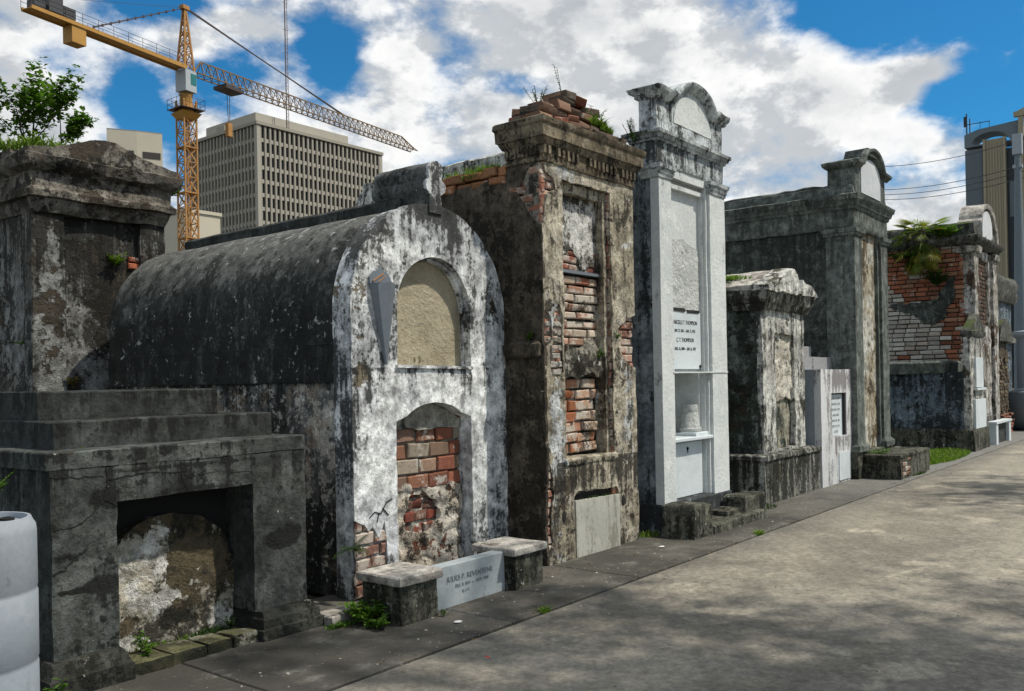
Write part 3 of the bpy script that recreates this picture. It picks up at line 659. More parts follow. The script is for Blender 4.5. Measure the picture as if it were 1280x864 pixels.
# ================================================================== 1 low stepped tomb
def stepped_tomb():
    T = thing('stepped_tomb', 'low dark cement tomb with stepped top and flaking arched infill, nearest the barrel', 'tomb', (3.0, 5.9, 0))
    b = MB(); b.plate(jag([(2.17, .17), (2.53, .17), (2.53, .975), (3.42, .985), (3.42, .17), (3.83, .17), (3.83, 1.175), (2.17, 1.175)], .07, .005), [], 4.82, 5.14, res=.09, amp=.0025, nd=2)
    b.loft(2.17, 3.83, 5.135, 7.3, [(.0, 0), (1.175, 0)], seg=.15, amp=.003)
    b.build('body', m_dark, T, T)
    b = MB(); b.loft(2.145, 3.832, 4.816, 7.32, [(1.176, .0), (1.262, 0), (1.27, -.008)], seg=.1, amp=.003, chip=.014, dz=.04); b.build('top_slab', m_dark, T, T)
    b = MB(); b.loft(2.31, 3.765, 5.08, 7.1, [(1.265, 0), (1.415, 0), (1.423, -.008)], seg=.1, amp=.003, chip=.016, dz=.05); b.build('step', m_darkstep, T, T)
    b = MB(); b.loft(2.36, 3.54, 5.38, 6.9, [(1.418, 0), (1.585, 0), (1.593, -.008)], seg=.1, amp=.003, chip=.014, dz=.05); b.build('step', m_darkstep, T, T)
    # plinths under the two piers
    b = MB(); b.loft(2.10, 2.56, 4.71, 5.3, [(0, 0), (.10, 0), (.11, -.01), (.16, -.03), (.175, -.04)], seg=.08, amp=.004, chip=.02, dz=.03); b.build('plinth', m_plinth1, T, T)
    b = MB(); b.loft(3.39, 3.88, 4.70, 5.3, [(0, 0), (.07, 0), (.075, -.02), (.13, -.025), (.14, -.04), (.175, -.05)], seg=.08, amp=.004, chip=.02, dz=.03); b.build('plinth', m_plinth1, T, T)
    # infill with arched flaked relief, inside the opening
    b = MB(); ar = [(2.535, .0), (3.415, .0)]+[(3.415, .45)]+arc(2.98, .47, .42, 8, 172, 16, .37)+[(2.535, .45)]
    b.plate(jag(ar, .05, .012), [], 5.04, 5.12, res=.03, amp=.010, big=(4, .022)); b.build('infill', m_peel, T, T)
    b = MB(); b.box(2.5, 3.45, 5.12, 5.137, .1, 1.1); b.build('cavity_back', m_black, T, T)  # black sheet in place of the opening's own shade
    # stone sill pieces
    b = MB()
    for i, (x0, x1) in enumerate(((2.56, 2.80), (2.81, 3.03), (3.04, 3.21), (3.22, 3.39))):
        b.loft(x0, x1, 4.74+.005*i, 4.99, [(-.02, 0), (.055, 0), (.07, -.008)], seg=.05, amp=.006, chip=.02, dz=.03, k=i)
    b.build('sill', m_sill, T, T)
    # hairline cracks modelled as thin dark grooves on the face
    b = MB()
    def crack(pts, w=.0035):
        P = []
        for (a, c), (e, f) in zip(pts, pts[1:]):
            n = 6
            for i in range(n): P.append((a+(e-a)*i/n+rnd.uniform(-.006, .006), c+(f-c)*i/n+rnd.uniform(-.006, .006)))
        P.append(pts[-1])
        for (a, c), (e, f) in zip(P, P[1:]): b.bar((a, 4.8185, c), (e, 4.8185, f), w*rnd.uniform(.5, 1.1), n=4)
    crack([(2.17, .86), (2.30, .87), (2.40, .93), (2.46, 1.0), (2.50, .97), (2.53, .955)]); crack([(2.46, 1.0), (2.475, 1.09), (2.47, 1.17)]); crack([(2.47, 1.10), (2.70, 1.12), (2.92, 1.105), (3.0, 1.12)])
    crack([(2.92, 1.17), (2.93, 1.06), (2.96, 1.0)]); crack([(2.96, 1.07), (3.2, 1.085), (3.42, 1.06)], .0025); crack([(2.17, .63), (2.24, .65), (2.30, .71), (2.36, .74)], .005); crack([(2.17, 1.14), (2.3, 1.13), (2.46, 1.12)], .0025)
    b.build('crack', m_black, T, T, smooth=0)
    return T
stepped_tomb()
def t1_plants():
    b = MB(); weed(b, 2.75, 4.93, .07, 5, .06, .11, .045, .022); weed(b, 2.70, 4.86, .06, 3, .03, .07, .04, .02)
    tag(b.build('weed', m_leaf, loc=(2.75, 4.93, .07), smooth=0), 'small weed at the left end of the stepped tomb sill', 'weed')
    b = MB(); weed(b, 3.33, 4.96, .07, 5, .05, .09, .03, .015); grass(b, 3.2, 4.98, .07, .15, .03, 130, .05)
    tag(b.build('weed', m_leafd, loc=(3.33, 4.96, .07), smooth=0), 'dark weed at the right end of the stepped tomb sill', 'weed')
    b = MB(); grass(b, 2.9, 5.0, .06, .28, .03, 160, .045); tag(b.build('grass_tuft', m_grass, loc=(2.9, 5, .07), smooth=0), 'thin moss and grass along the flaking arched infill', 'grass')
    b = MB(); fern(b, (2.47, 5.12, 1.265), 7, .075); tag(b.build('fern', m_grass, loc=(2.47, 5.12, 1.265), smooth=0), 'tiny yellow green fern on the lowest step of the stepped tomb', 'fern')
    b = MB(); fern(b, (2.0, 5.2, .97), 20, .22, side=(-.2, -.2, 1.2)); b.bar((1.98, 5.35, 0), (1.98, 5.35, .95), .01, n=6); tag(b.build('fern', m_leaf, loc=(1.98, 5.35, 0), smooth=0), 'green fern standing behind the plastic barrel', 'fern')
    b = MB(); weed(b, 2.12, 4.66, 0, 4, .05, .15, .05, .02); tag(b.build('weed', m_leaf, loc=(2.12, 4.66, 0), smooth=0), 'weed on the ground between the barrel and the stepped tomb', 'weed')
t1_plants()

def barrel():
    T = thing('plastic_barrel', 'pale blue grey plastic barrel at the lower left corner', 'barrel', (1.70, 4.63, 0))
    c = (1.70, 4.63, 0); b = MB()
    b.lathe(c, [(.265, .0), (.285, .02), (.29, .06), (.29, .30), (.2875, .305), (.2875, .325), (.291, .33), (.292, .64), (.288, .645), (.288, .665), (.291, .67), (.29, .93), (.286, .96), (.272, .985), (.266, 1.0), (.252, 1.0), (.248, .99), (.246, .972), (0.02, .970)], 64)
    b.build('drum', m_plastic, T, T)
    b = MB(); b.lathe((1.70+.185, 4.63+.02, .968), [(.034, 0), (.034, .016), (.022, .018), (.022, .004)], 20); b.build('bung', m_black, T, T)
barrel()

# ================================================================== 2 barrel vaulted tomb
def vaulted_tomb():
    T = thing('vaulted_tomb', 'barrel vaulted tomb with white arched front and blackened roof behind the two stone posts', 'tomb', (5.32, 6.8, 0))
    cx = 5.32; hw = .90; sp = 2.15
    out = [(cx-hw, 0), (cx+hw, 0)]+arc(cx, sp, hw, 0, 180, 36)
    # peeled bottom-left corner notch shows bricks
    notch = [(cx-hw, .60), (4.52, .555), (4.56, .50), (4.60, .53), (4.66, .44), (4.72, .56), (4.74, .40), (4.75, .10), (4.75, .0)]
    outer = notch+[(cx+hw, 0)]+arc(cx, sp, hw, 0, 180, 36)
    upper = [(cx-.435, 1.73), (cx+.43, 1.73)]+arc(cx, 2.19, .432, 0, 180, 24)
    lower = [(4.86, .03), (5.745, .03), (5.745, 1.31)]+[(5.62, 1.345)]+arc(5.30, 1.13, .33, 70, 110, 8)[0:0]+arc(5.30, .86, .585, 62, 118, 12)+[(4.98, 1.345), (4.86, 1.31)]
    b = MB(); b.plate(jag(outer, .05, .004, keep=lambda a, c: a.y > .7 and c.y > .7), [upper, jag(lower, .05, .006)], 5.0, 5.035, res=.06, amp=.0035)
    b.plate([(cx-hw+.012, 0.0)]+[(cx+hw-.012, 0)]+arc(cx, sp, hw-.012, 0, 180, 36), [upper, lower], 5.036, 5.22, res=.15, amp=.002)
    b.build('front_wall', m_white2, T, T)
    b = MB(); b.plate([(p[0], p[1]) for p in [(cx-.435, 1.73), (cx+.43, 1.73)]+arc(cx, 2.19, .432, 0, 180, 24)], [], 5.115, 5.16, res=.035, amp=.003, big=(2.5, .008)); b.build('upper_infill', m_beige, T, T)
    b = MB(); arcp = arc(cx, 2.19, .425, 0, 180, 28); b.sweep(arcp, [(0, 0), (.02, 0), (.02, .05), (0, .05)], 5.11); b.sweep([(cx-.45, 1.735), (cx+.44, 1.725)], [(-.012, -.0), (.012, 0), (.012, .13), (-.012, .13)], 5.11); b.build('niche_rim', m_white2, T, T)
    # exposed bricks at the corner
    b = MB(); b.bricks(cx-hw+.012, 4.80, .02, .64, 5.012, th=.02, bw=.17, bh=.085, cols=[(.30, .15, .12), (.36, .19, .15), (.25, .12, .09)]); b.build('corner_brickwork', [m_brickw], T, T)
    # bricked-up lower niche
    b = MB(); big = [(.28, .095, .055), (.25, .08, .05), (.34, .15, .09), (.30, .20, .14), (.44, .38, .30), (.24, .15, .11)]
    def ins(a, z): return z < 1.33-abs(a-5.3)*.12 and not (.12 < z < .60)
    b.bricks(4.865, 5.745, .74, 1.345, 5.13, bw=.235, bh=.118, mor=.013, th=.05, cols=big, wob=.006, dj=.012, inside=lambda a, z: z < 1.30)
    b.build('niche_brickwork', m_brick, T, T)
    b = MB(); b.bricks(5.02, 5.46, .38, .72, 5.145, bw=.12, bh=.085, mor=.012, th=.05, cols=[(.26, .055, .035), (.20, .05, .035), (.15, .07, .05)], wob=.012, dj=.02, inside=lambda a, z: ((a-5.24)/.23)**2+((z-.54)/.19)**2 < 1)
    b.build('bare_brick_patch', m_brick, T, T)
    b = MB(); b.plate(jag([(4.862, .02), (5.743, .02), (5.743, 1.31), (5.6, 1.345)]+arc(5.30, .86, .585, 62, 118, 12)+[(4.98, 1.345), (4.862, 1.31)], .05, .003), [], 5.165, 5.21, res=.05, amp=.006); b.build('mortar_bed', m_mort2, T, T)
    b = MB(); b.plate(jag([(4.868, 1.24), (5.738, 1.22), (5.738, 1.305), (5.6, 1.34)]+arc(5.30, .86, .58, 62, 118, 12)+[(4.98, 1.34), (4.868, 1.305)], .04, .008), [], 5.118, 5.16, res=.03, amp=.007, big=(7, .014)); b.build('cement_head', m_mort2, T, T)
    # rough mortar and rubble around the dark brick patch
    b = MB(); rub = jag([(4.868, .03), (5.738, .03), (5.738, .72), (5.6, .77), (5.3, .74), (5.0, .78), (4.868, .73)], .04, .015)
    hol = jag([(5.24+.215*math.cos(t*.698), .54+.17*math.sin(t*.698)) for t in range(9)], .03, .02)
    b.plate(rub, [hol], 5.115, 5.16, res=.022, amp=.008, big=(11, .034)); b.build('rubble_fill', m_rub2, T, T, smooth=70)
    # vault and ledge
    b = MB(); b.plate([(cx-hw+.02, 1.90), (cx+hw-.02, 1.90)]+arc(cx, sp, hw-.02, 0, 180, 40), [], 5.22, 8.55, res=0, amp=.004, nd=44, big=(1.3, .010))
    b.build('vault', m_vault, T, T, smooth=50)
    b = MB(); b.loft(cx-hw+.012, cx+hw-.012, 5.222, 8.56, [(1.62, -.004), (1.635, 0), (1.90, 0), (1.912, -.015)], seg=.1, amp=.003, chip=.01, dz=.08); b.build('impost_band', m_vault, T, T)
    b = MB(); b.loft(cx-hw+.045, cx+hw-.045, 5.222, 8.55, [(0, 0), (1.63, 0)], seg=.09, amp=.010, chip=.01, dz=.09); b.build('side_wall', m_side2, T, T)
    # ridge coping and finial
    b = MB(); b.loft(5.24, 5.41, 5.3, 8.5, [(3.0, .0), (3.12, 0), (3.13, -.01), (3.145, -.03)], seg=.1, amp=.004, chip=.012, dz=.04); b.build('ridge_coping', m_darkstep, T, T)
    prof = [(5.36, 3.02), (5.39, 3.02), (5.395, 3.13), (5.445, 3.165), (5.455, 3.20), (5.445, 3.235), (5.41, 3.255), (5.42, 3.29), (5.425, 3.34), (5.41, 3.375), (5.36, 3.40), (5.30, 3.39), (5.27, 3.35), (5.265, 3.30), (5.275, 3.255), (5.245, 3.235), (5.235, 3.20), (5.245, 3.165), (5.285, 3.13), (5.29, 3.02)]
    b = MB(); b.plate(prof, [], 5.02, 5.62, res=0, amp=.005, nd=8); b.build('finial', m_fin, T, T, smooth=50)
    b = MB(); pf = [(5.34+(a-5.34)*1.04, 3.2+(z-3.2)*1.03) for a, z in prof if z > 3.1]; pf = [(5.42, 2.98)]+[(5.405, 3.1)]+pf+[(5.275, 3.1), (5.26, 2.98)]
    b.plate(pf, [], 4.985, 5.018, res=.05, amp=.003); b.build('finial_face', m_white2, T, T)
    # hairline plaster crack pieces
    b = MB()
    for P in ([(4.56, .60), (4.62, .64), (4.68, .62), (4.74, .70), (4.80, .72)], [(4.66, .63), (4.64, .56)], [(4.7, .66), (4.76, .60)]):
        for (a, c), (e, f) in zip(P, P[1:]): b.bar((a, 4.9975, c), (e, 4.9975, f), .004, n=4)
    b.build('crack', m_black, T, T, smooth=0)
    # cone flower vase
    V = thing('grave_vase', 'flat sided grey metal cone vase hung on the white arched front', 'vase', (4.70, 4.97, 1.78))
    b = MB(); vs = []
    top = [(4.60, 4.992, 2.36), (4.63, 4.93, 2.35), (4.74, 4.90, 2.37), (4.81, 4.93, 2.36), (4.82, 4.992, 2.37)]; tip = [(4.742, 4.992, 1.75), (4.745, 4.975, 1.745), (4.75, 4.97, 1.745), (4.755, 4.975, 1.745), (4.758, 4.992, 1.75)]
    b.add(top+tip, [(i, i+5, i+6, i+1) for i in range(4)]+[(4, 9, 5, 0), (5, 9, 8, 7, 6)]); b.build('cone', m_zinc, V, V, smooth=20)
    b = MB(); b.plate([(4.60, 2.36), (4.82, 2.365), (4.815, 2.41), (4.775, 2.455), (4.75, 2.45), (4.71, 2.485), (4.67, 2.45), (4.645, 2.455), (4.60, 2.41)], [], 4.985, 4.995, res=0, amp=0); b.build('backplate', m_zinc, V, V, smooth=0)
    b = MB(); b.bar((4.63, 4.984, 2.375), (4.74, 4.984, 2.44), .009); b.bar((4.69, 4.984, 2.37), (4.76, 4.984, 2.42), .006); b.build('rust_mark', m_rust, V, V, smooth=0)
vaulted_tomb()

def posts():
    for (x0, x1, y0, y1, lb, mt) in ((4.14, 4.49, 4.245, 4.62, 'squat black stone post with chipped pale cap, left of the inscribed slab', 0), (5.345, 5.70, 4.245, 4.62, 'squat black stone post with smooth pale cap, right of the inscribed slab', 1)):
        T = thing('stone_post', lb, 'stone post', ((x0+x1)/2, (y0+y1)/2, 0), 'capped stone posts before the vaulted tomb')
        b = MB(); b.loft(x0, x1, y0, y1, [(0, 0), (.268, 0)], seg=.07, amp=.004, chip=.012, dz=.06, k=mt); b.build('shaft', m_moss, T, T)
        b = MB(); b.loft(x0-.028, x1+.028, y0-.028, y1+.028, [(.268, -.004), (.275, 0), (.318, 0), (.328, -.01)], seg=.07, amp=.003, chip=.014, dz=.03, k=mt+2); b.build('cap', m_cap, T, T)
    T = thing('inscribed_slab', 'grey marble slab with worn carved name standing between the two capped posts', 'grave slab', (4.92, 4.38, 0))
    b = MB(); b.loft(4.505, 5.325, 4.33, 4.44, [(0, 0), (.295, 0), (.30, -.005)], seg=.15, amp=.001, chip=.002, dz=.1); b.build('slab', m_marble_grey, T, T)
    text('JULIES P. REVENTENE', .052, 4.93, 4.3275, .185, m_letterg, T, T, sx=1.05); text('DEC. 5, 1861  —  NOV. 1928', .030, 4.95, 4.3275, .135, m_letterg, T, T); text('R. I. P.', .030, 4.88, 4.3275, .085, m_letterg, T, T)
posts()
def kerbs():
    b = MB(); b.loft(3.87, 4.45, 4.62, 4.80, [(-.03, 0), (.06, 0), (.07, -.01)], seg=.06, amp=.006, chip=.02, dz=.04)
    tag(b.build('kerb_stone', m_cap, loc=(4.1, 4.7, 0)), 'low worn kerb stone between the stepped tomb and left post', 'kerb stone')
    b = MB(); weed(b, 4.06, 4.50, .0, 26, .15, .15, .06, .036); weed(b, 4.02, 4.36, 0, 12, .10, .08, .05, .03)
    tag(b.build('weed', m_leaf, loc=(4.1, 4.58, 0), smooth=0), 'bushy bright green weed at the foot of the left post', 'weed')
    b = MB(); weed(b, 3.93, 4.58, 0, 6, .08, .05, .03, .016); grass(b, 3.93, 4.60, 0, .14, .06, 220, .05); tag(b.build('weed', m_leaf, loc=(3.93, 4.58, 0), smooth=0), 'low flat weeds beside the stepped tomb right plinth', 'weed')
    b = MB(); fern(b, (4.40, 5.0, .40), 10, .17, side=(-.5, -.6, -.3)); tag(b.build('fern', m_leafd, loc=(4.40, 5, .4), smooth=0), 'dark fern growing from the side wall of the vaulted tomb', 'fern')
    b = MB(); grass(b, 5.0, 3.72, 0, .06, .03, 110, .05, .004, 1.2); tag(b.build('grass_tuft', m_grass, loc=(5, 3.72, 0), smooth=0), 'grass tuft in the lane joint before the inscribed slab', 'grass')
    b = MB(); grass(b, 8.7, 3.72, 0, .08, .03, 120, .06, .005, 1.2); tag(b.build('grass_tuft', m_grass, loc=(8.7, 3.72, 0), smooth=0), 'grass tuft in the lane joint before the tall white tomb', 'grass')
    b = MB(); grass(b, 8.0, 4.6, 0, .15, .1, 160, .07); tag(b.build('grass_tuft', m_grass, loc=(8, 4.6, 0), smooth=0), 'grass in the gap between brick tomb and tall white tomb', 'grass')
    b = MB(); weed(b, 4.5, 4.2, 0, 3, .03, .05, .025, .014); tag(b.build('weed', m_leaf, loc=(4.5, 4.2, 0), smooth=0), 'tiny weed at the front right corner of the left post', 'weed')
kerbs()

# ================================================================== T0 rear pedimented tomb
def pediment_tomb():
    T = thing('pediment_tomb', 'tall grey brown tomb with low pediment and tree on top behind the stepped tomb', 'tomb', (4.66, 9.7, 0))
    x0, x1, Y = 3.95, 5.27, 8.97
    b = MB(); b.loft(x0, x1, Y+.06, 11.2, [(0, 0), (3.4, 0)], seg=.12, amp=.014, chip=.03, dz=.12); b.build('body', m_t0, T, T)
    for a, c in ((x0-.04, x0+.27), (x1-.25, x1+.03)):
        b = MB(); b.loft(a, c, Y, Y+.2, [(0, 0), (3.36, 0)], seg=.08, amp=.010, chip=.03, dz=.09, k=a); b.build('pilaster', m_t0, T, T)
    b = MB(); b.loft(x0, x1, Y, 11.2, [(3.34, .02), (3.42, .05), (3.47, .06), (3.48, .10), (3.54, .11), (3.58, .07), (3.72, .07), (3.76, .14), (3.82, .16), (3.86, .17), (3.88, .12)], seg=.09, amp=.010, chip=.03, dz=.05)
    b.build('cornice', m_t0top, T, T)
    b = MB(); b.plate(jag([(x0-.13, 3.86), (x1+.13, 3.86), (x1+.12, 3.93), (5.0, 4.02), (4.70, 4.11), (4.50, 4.12), (x0+.1, 3.97), (x0-.11, 3.92)], .08, .01), [], Y-.12, Y+.35, res=.09, amp=.012, nd=4); b.build('pediment', m_t0top, T, T, smooth=50)
    b = MB(); b.loft(x0-.1, x1+.1, Y+.36, 11.1, [(3.86, 0), (3.98, 0), (4.0, -.03)], seg=.15, amp=.02, chip=.04, dz=.06); b.build('roof_bed', m_t0top, T, T)
    b = MB(); b.bricks(4.90, 5.12, 2.86, 3.0, Y+.035, bw=.14, bh=.06, cols=[(.42, .12, .05)]); b.build('brick_patch', m_brick, T, T)
    b = MB(); weed(b, 4.75, Y+.03, 2.88, 12, .09, .12, .06, .025, side=(0, -.6, 0)); tag(b.build('weed', m_grass, loc=(4.75, Y, 2.9), smooth=0), 'small weed beside the bare brick on the pediment tomb wall', 'weed')
    b = MB(); fern(b, (3.90, 9.2, 2.05), 9, .2, side=(-.8, -.5, 0)); tag(b.build('fern', m_leafd, loc=(3.9, 9.2, 2.05), smooth=0), 'fern on the left side wall of the pediment tomb', 'fern')
    b = MB(); weed(b, 4.27, Y-.02, 1.62, 5, .05, .1, .05, .03, side=(0, -.3, 0)); tag(b.build('weed', leafmat('dry_leaf', (.12, .10, .03), (.2, .15, .05)), loc=(4.27, Y, 1.62), smooth=0), 'dry brown weed low on the pediment tomb pilaster', 'weed')
    b = MB(); grass(b, 4.3, 9.35, 4.0, .55, .3, 900, .16, .008, .8); weed(b, 4.1, 9.2, 4.0, 14, .25, .15, .05, .03); weed(b, 4.6, 9.4, 4.05, 14, .35, .13, .05, .03)
    tag(b.build('roof_grass', m_grass, loc=(4.3, 9.35, 4.0), smooth=0), 'grass and weeds along the pediment tomb roof under the sapling', 'grass')
    b = MB(); weed(b, 5.35, 9.2, 3.86, 40, .22, .16, .05, .03); weed(b, 5.42, 9.1, 3.72, 20, .1, .1, .05, .03, side=(.4, -.3, -.3))
    tag(b.build('shrub', m_leaf, loc=(5.35, 9.2, 3.86), smooth=0), 'leafy shrub at the right end of the pediment tomb cornice', 'shrub')
    S = thing('sapling', 'leafy green sapling growing on the roof of the pediment tomb', 'tree', (4.15, 9.6, 3.98))
    sapling(S, S, (4.18, 9.6, 3.95), 1.0, 1.35, 5, 1450, .066, m_leaf, m_bark, 21)
    S = thing('sapling', 'small leafy shoot right of the big sapling on the pediment tomb', 'tree', (4.55, 9.7, 4.0))
    sapling(S, S, (4.55, 9.7, 4.0), .78, 1.3, 3, 750, .064, m_leaf, m_bark, 5, Vector((.5, -.3, 0)))
    S = thing('sapling', 'thin shoot at the left edge on the pediment tomb roof', 'tree', (3.85, 9.5, 3.9))
    sapling(S, S, (3.85, 9.5, 3.9), .32, 1.4, 3, 110, .05, m_leafd, m_bark, 8, Vector((-.5, .3, 0)))
pediment_tomb()

# ================================================================== T3 brick tomb
def brick_tomb():
    T = thing('brick_tomb', 'tall brick tomb with peeling render, dentil cornice and rubble crown', 'tomb', (6.98, 5.5, 0))
    x0, x1, Y = 6.23, 7.75, 4.57
    # brick core front and side
    b = MB(); pink = [(.36, .15, .10), (.40, .19, .13), (.30, .12, .08), (.42, .24, .17)]
    def nofr(a, z): return not (6.56 < a < 7.31 and .9 < z < 3.36)
    b.bricks(x0+.005, 6.55, 0.02, 3.5, Y+.022, th=.03, bw=.20, bh=.068, cols=pink, wob=.005); b.build('front_brickwork', m_brickw, T, T); b = MB(); b.bricks(7.32, x1-.005, .02, 3.5, Y+.022, th=.03, bw=.20, bh=.068, cols=pink)
    b.build('front_brickwork', m_brickw, T, T)
    b = MB(); b.bricks(6.27, 6.53, 1.58, 2.30, Y+.012, th=.03, bw=.16, bh=.055, mor=.014, cols=[(.50, .48, .43), (.42, .39, .34), (.56, .55, .50)], wob=.008, dj=.006); b.build('whitewashed_courses', m_brickd, T, T)
    b = MB(); b.bricks(Y+.02, 5.1, 2.9, 3.5, x0+.0, plane='x', th=.05, bw=.17, bh=.072, cols=pink, wob=.008, dj=.014, inside=lambda a, z: (a-4.6)/.33+abs(z-3.22)/.33 < 1.0)
    b.build('side_brickwork', m_brickw, T, T)
    b = MB(); b.plate(rect(x0+.004, x1-.004, 0, 3.5), [rect(6.535, 7.325, .885, 3.385), rect(6.63, 7.385, .0012, .57)], Y+.04, Y+.2, res=0, amp=0); b.build('mortar_bed', m_mort, T, T)
    # render shell with holes
    hole = jag(rect(6.53, 7.33, .88, 3.39), .05, .012)
    outer = [(x0, .0), (6.625, 0), (6.63, .56), (6.70, .60), (7.0, .59), (7.35, .585), (7.39, .53), (7.395, .0), (x1, 0), (x1, 1.72), (7.60, 1.76), (7.48, 1.86), (7.50, 2.02), (7.44, 2.10), (7.60, 2.20), (x1, 2.24), (x1, 3.51),
             (x0+.02, 3.51), (x0+.06, 3.42), (x0+.17, 3.38), (x0+.2, 3.28), (x0+.07, 3.22), (x0+.02, 3.0), (x0, 2.96), (x0, 2.2), (x0+.09, 2.16), (x0+.14, 1.98), (x0+.07, 1.90), (x0, 1.88), (x0, .93), (x0+.06, .84), (x0+.1, .62), (x0+.05, .42), (x0+.08, .2), (x0, .1)]
    h2 = jag([(6.30, 1.66), (6.40, 1.60), (6.505, 1.68), (6.505, 2.16), (6.44, 2.28), (6.38, 2.22), (6.345, 1.9)], .03, .014)
    b = MB(); b.plate(jag(outer, .04, .016, keep=lambda a, c: abs(a.x-c.x) < .001 and a.x > 7.7), [hole, h2], Y, Y+.035, res=.05, amp=.005, big=(3, .006)); b.build('front_render', m_t3, T, T)
    b = MB(); side = [(Y, 0), (5.22, 0), (7.5, 0), (7.5, 3.36), (4.98, 3.40), (4.93, 3.51), (Y+.02, 3.51), (Y+.1, 3.47), (4.70, 3.46), (4.78, 3.36), (4.82, 3.24), (4.75, 3.14), (4.70, 3.03), (4.62, 2.96), (Y, 2.93)]
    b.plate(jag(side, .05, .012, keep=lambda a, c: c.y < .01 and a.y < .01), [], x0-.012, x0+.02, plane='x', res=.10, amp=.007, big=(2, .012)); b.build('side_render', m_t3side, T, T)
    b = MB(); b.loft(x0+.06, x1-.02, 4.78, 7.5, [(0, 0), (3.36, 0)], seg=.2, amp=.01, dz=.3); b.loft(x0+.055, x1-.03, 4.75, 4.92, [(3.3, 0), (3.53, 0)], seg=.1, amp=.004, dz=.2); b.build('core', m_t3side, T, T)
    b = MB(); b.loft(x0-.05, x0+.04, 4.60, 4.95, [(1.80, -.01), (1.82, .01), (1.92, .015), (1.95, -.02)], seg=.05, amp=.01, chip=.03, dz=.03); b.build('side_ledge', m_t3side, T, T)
    # niche: back panel pieces
    N0, N1 = 6.54, 7.32; D = Y+.14
    b = MB(); b.plate(rect(N0-.02, N1+.02, .86, 3.40), [], D+.03, D+.07, res=.1, amp=.004); b.build('niche_back', m_mortd, T, T)
    b = MB(); b.plate(jag([(N0, 2.78), (6.7, 2.74), (6.85, 2.82), (7.0, 2.62), (7.2, 2.68), (N1, 2.62), (N1, 3.39), (N0, 3.39)], .04, .02), [], D-.01, D+.03, res=.05, amp=.006); b.build('upper_panel', m_t3pan, T, T)
    b = MB(); cr2 = [(.42, .22, .15), (.48, .28, .20), (.52, .40, .30), (.36, .12, .07), (.55, .46, .36)]
    b.bricks(N0, N1, 1.93, 2.58, D, th=.05, bw=.25, bh=.066, mor=.014, cols=cr2, wob=.007, dj=.014); b.bricks(N0, N1, 2.62, 2.8, D-.0, th=.05, bw=.25, bh=.06, cols=[(.32, .08, .05), (.25, .07, .05)], wob=.008)
    b.bricks(N0, 7.22, .93, 1.62, D, th=.05, bw=.23, bh=.086, mor=.014, cols=[(.50, .24, .15), (.56, .34, .22), (.44, .19, .10), (.60, .46, .34), (.42, .14, .06)], wob=.008, dj=.02)
    b.build('niche_brickwork', m_brickw, T, T)
    b = MB(); b.plate(jag([(N0, 1.60), (7.0, 1.66), (N1, 1.62), (N1, 1.93), (7.1, 1.98), (6.9, 1.9), (N0, 1.95)], .03, .02), [], D-.05, D+.02, res=.03, amp=.014, big=(8, .03)); b.build('broken_render', m_rubble, T, T, smooth=60)
    b = MB(); b.box(N0-.0, N1, D-.045, D+.02, 2.585, 2.612); b.build('iron_lintel', m_zinc, T, T)
    b = MB(); b.loft(N0-.03, N1+.03, Y-.012, D+.03, [(.845, 0), (.86, .006), (.895, .006), (.905, -.01)], seg=.06, amp=.005, chip=.02, dz=.03); b.build('niche_sill', m_t3, T, T)
    b = MB()
    for a0, a1 in ((N0-.012, N0+.05), (N1-.05, N1+.012)): b.plate(jag(rect(a0, a1, .9, 3.39), .06, .006), [], Y+.05, D+.03, res=.06, amp=.004)
    b.plate(jag(rect(N0, N1, 3.30, 3.395), .06, .006), [], Y+.06, D+.03, res=.06, amp=.004); b.build('niche_frame', m_t3, T, T)
    # lower cavity and marble slab
    b = MB(); b.box(6.62, 7.40, Y+.05, Y+.12, 0, .62); b.build('cavity_back', m_black, T, T)  # black backing puts the hollow's shade into the colour
    b = MB(); grass(b, 7.0, Y+.02, .50, .33, .02, 160, .05, .004, .8); b.build('moss', m_leafd, T, T, smooth=0)
    b = MB(); b.plate([(6.64, .004), (7.385, .004), (7.385, .50), (6.64, .515)], [], Y-.012, Y+.03, res=.2, amp=.001); b.build('marble_slab', m_marble_cream, T, T)
    for sx, sz in ((6.47, .40), (7.47, .43)):
        b = MB(); b.lathe((0, 0, 0), [(.001, 0), (.035, .002), (.045, .0), (.04, .006), (0.001, .008)], 14)
        b.v = [(sx+v[0]*.7, Y-.003-v[2]*.3, sz+v[1]*1.2) for v in b.v]; b.build('socket_hole', m_black, T, T)
    # cornice with dentils, then rubble crown
    b = MB(); b.loft(x0, x1, Y, 4.93, [(3.50, -.01), (3.50, .015), (3.52, .02), (3.535, .02), (3.535, .012), (3.635, .012), (3.64, .04), (3.67, .055), (3.695, .065), (3.70, .08), (3.80, .085), (3.815, .10), (3.86, .105), (3.875, .08)], seg=.07, amp=.004, chip=.02, dz=.04); b.build('cornice', m_cornice3, T, T)
    b = MB(); n = 22
    for i in range(n):
        a = x0-.02+(x1-x0+.02)*i/(n-.4)
        if rnd.random() < .93: b.loft(a, a+.036, Y-.045, Y-.008, [(3.55+rnd.uniform(0, .02), 0), (3.638, 0)], seg=.03, amp=.002, chip=.006, dz=.05, k=i)
    for i in range(8):
        a = Y+.02+.34*i/7.6; b.loft(x0-.045, x0-.008, a, a+.036, [(3.55, 0), (3.638, 0)], seg=.03, amp=.002, chip=.006, dz=.05, k=i)
    b.build('dentils', m_cornice3, T, T)
    b = MB(); b.loft(x0+.05, 7.5, Y+.06, 4.9, [(3.86, 0), (3.96, 0), (4.02, -.06)], seg=.09, amp=.02, chip=.05, dz=.06); b.build('crown_bed', m_mortd, T, T)
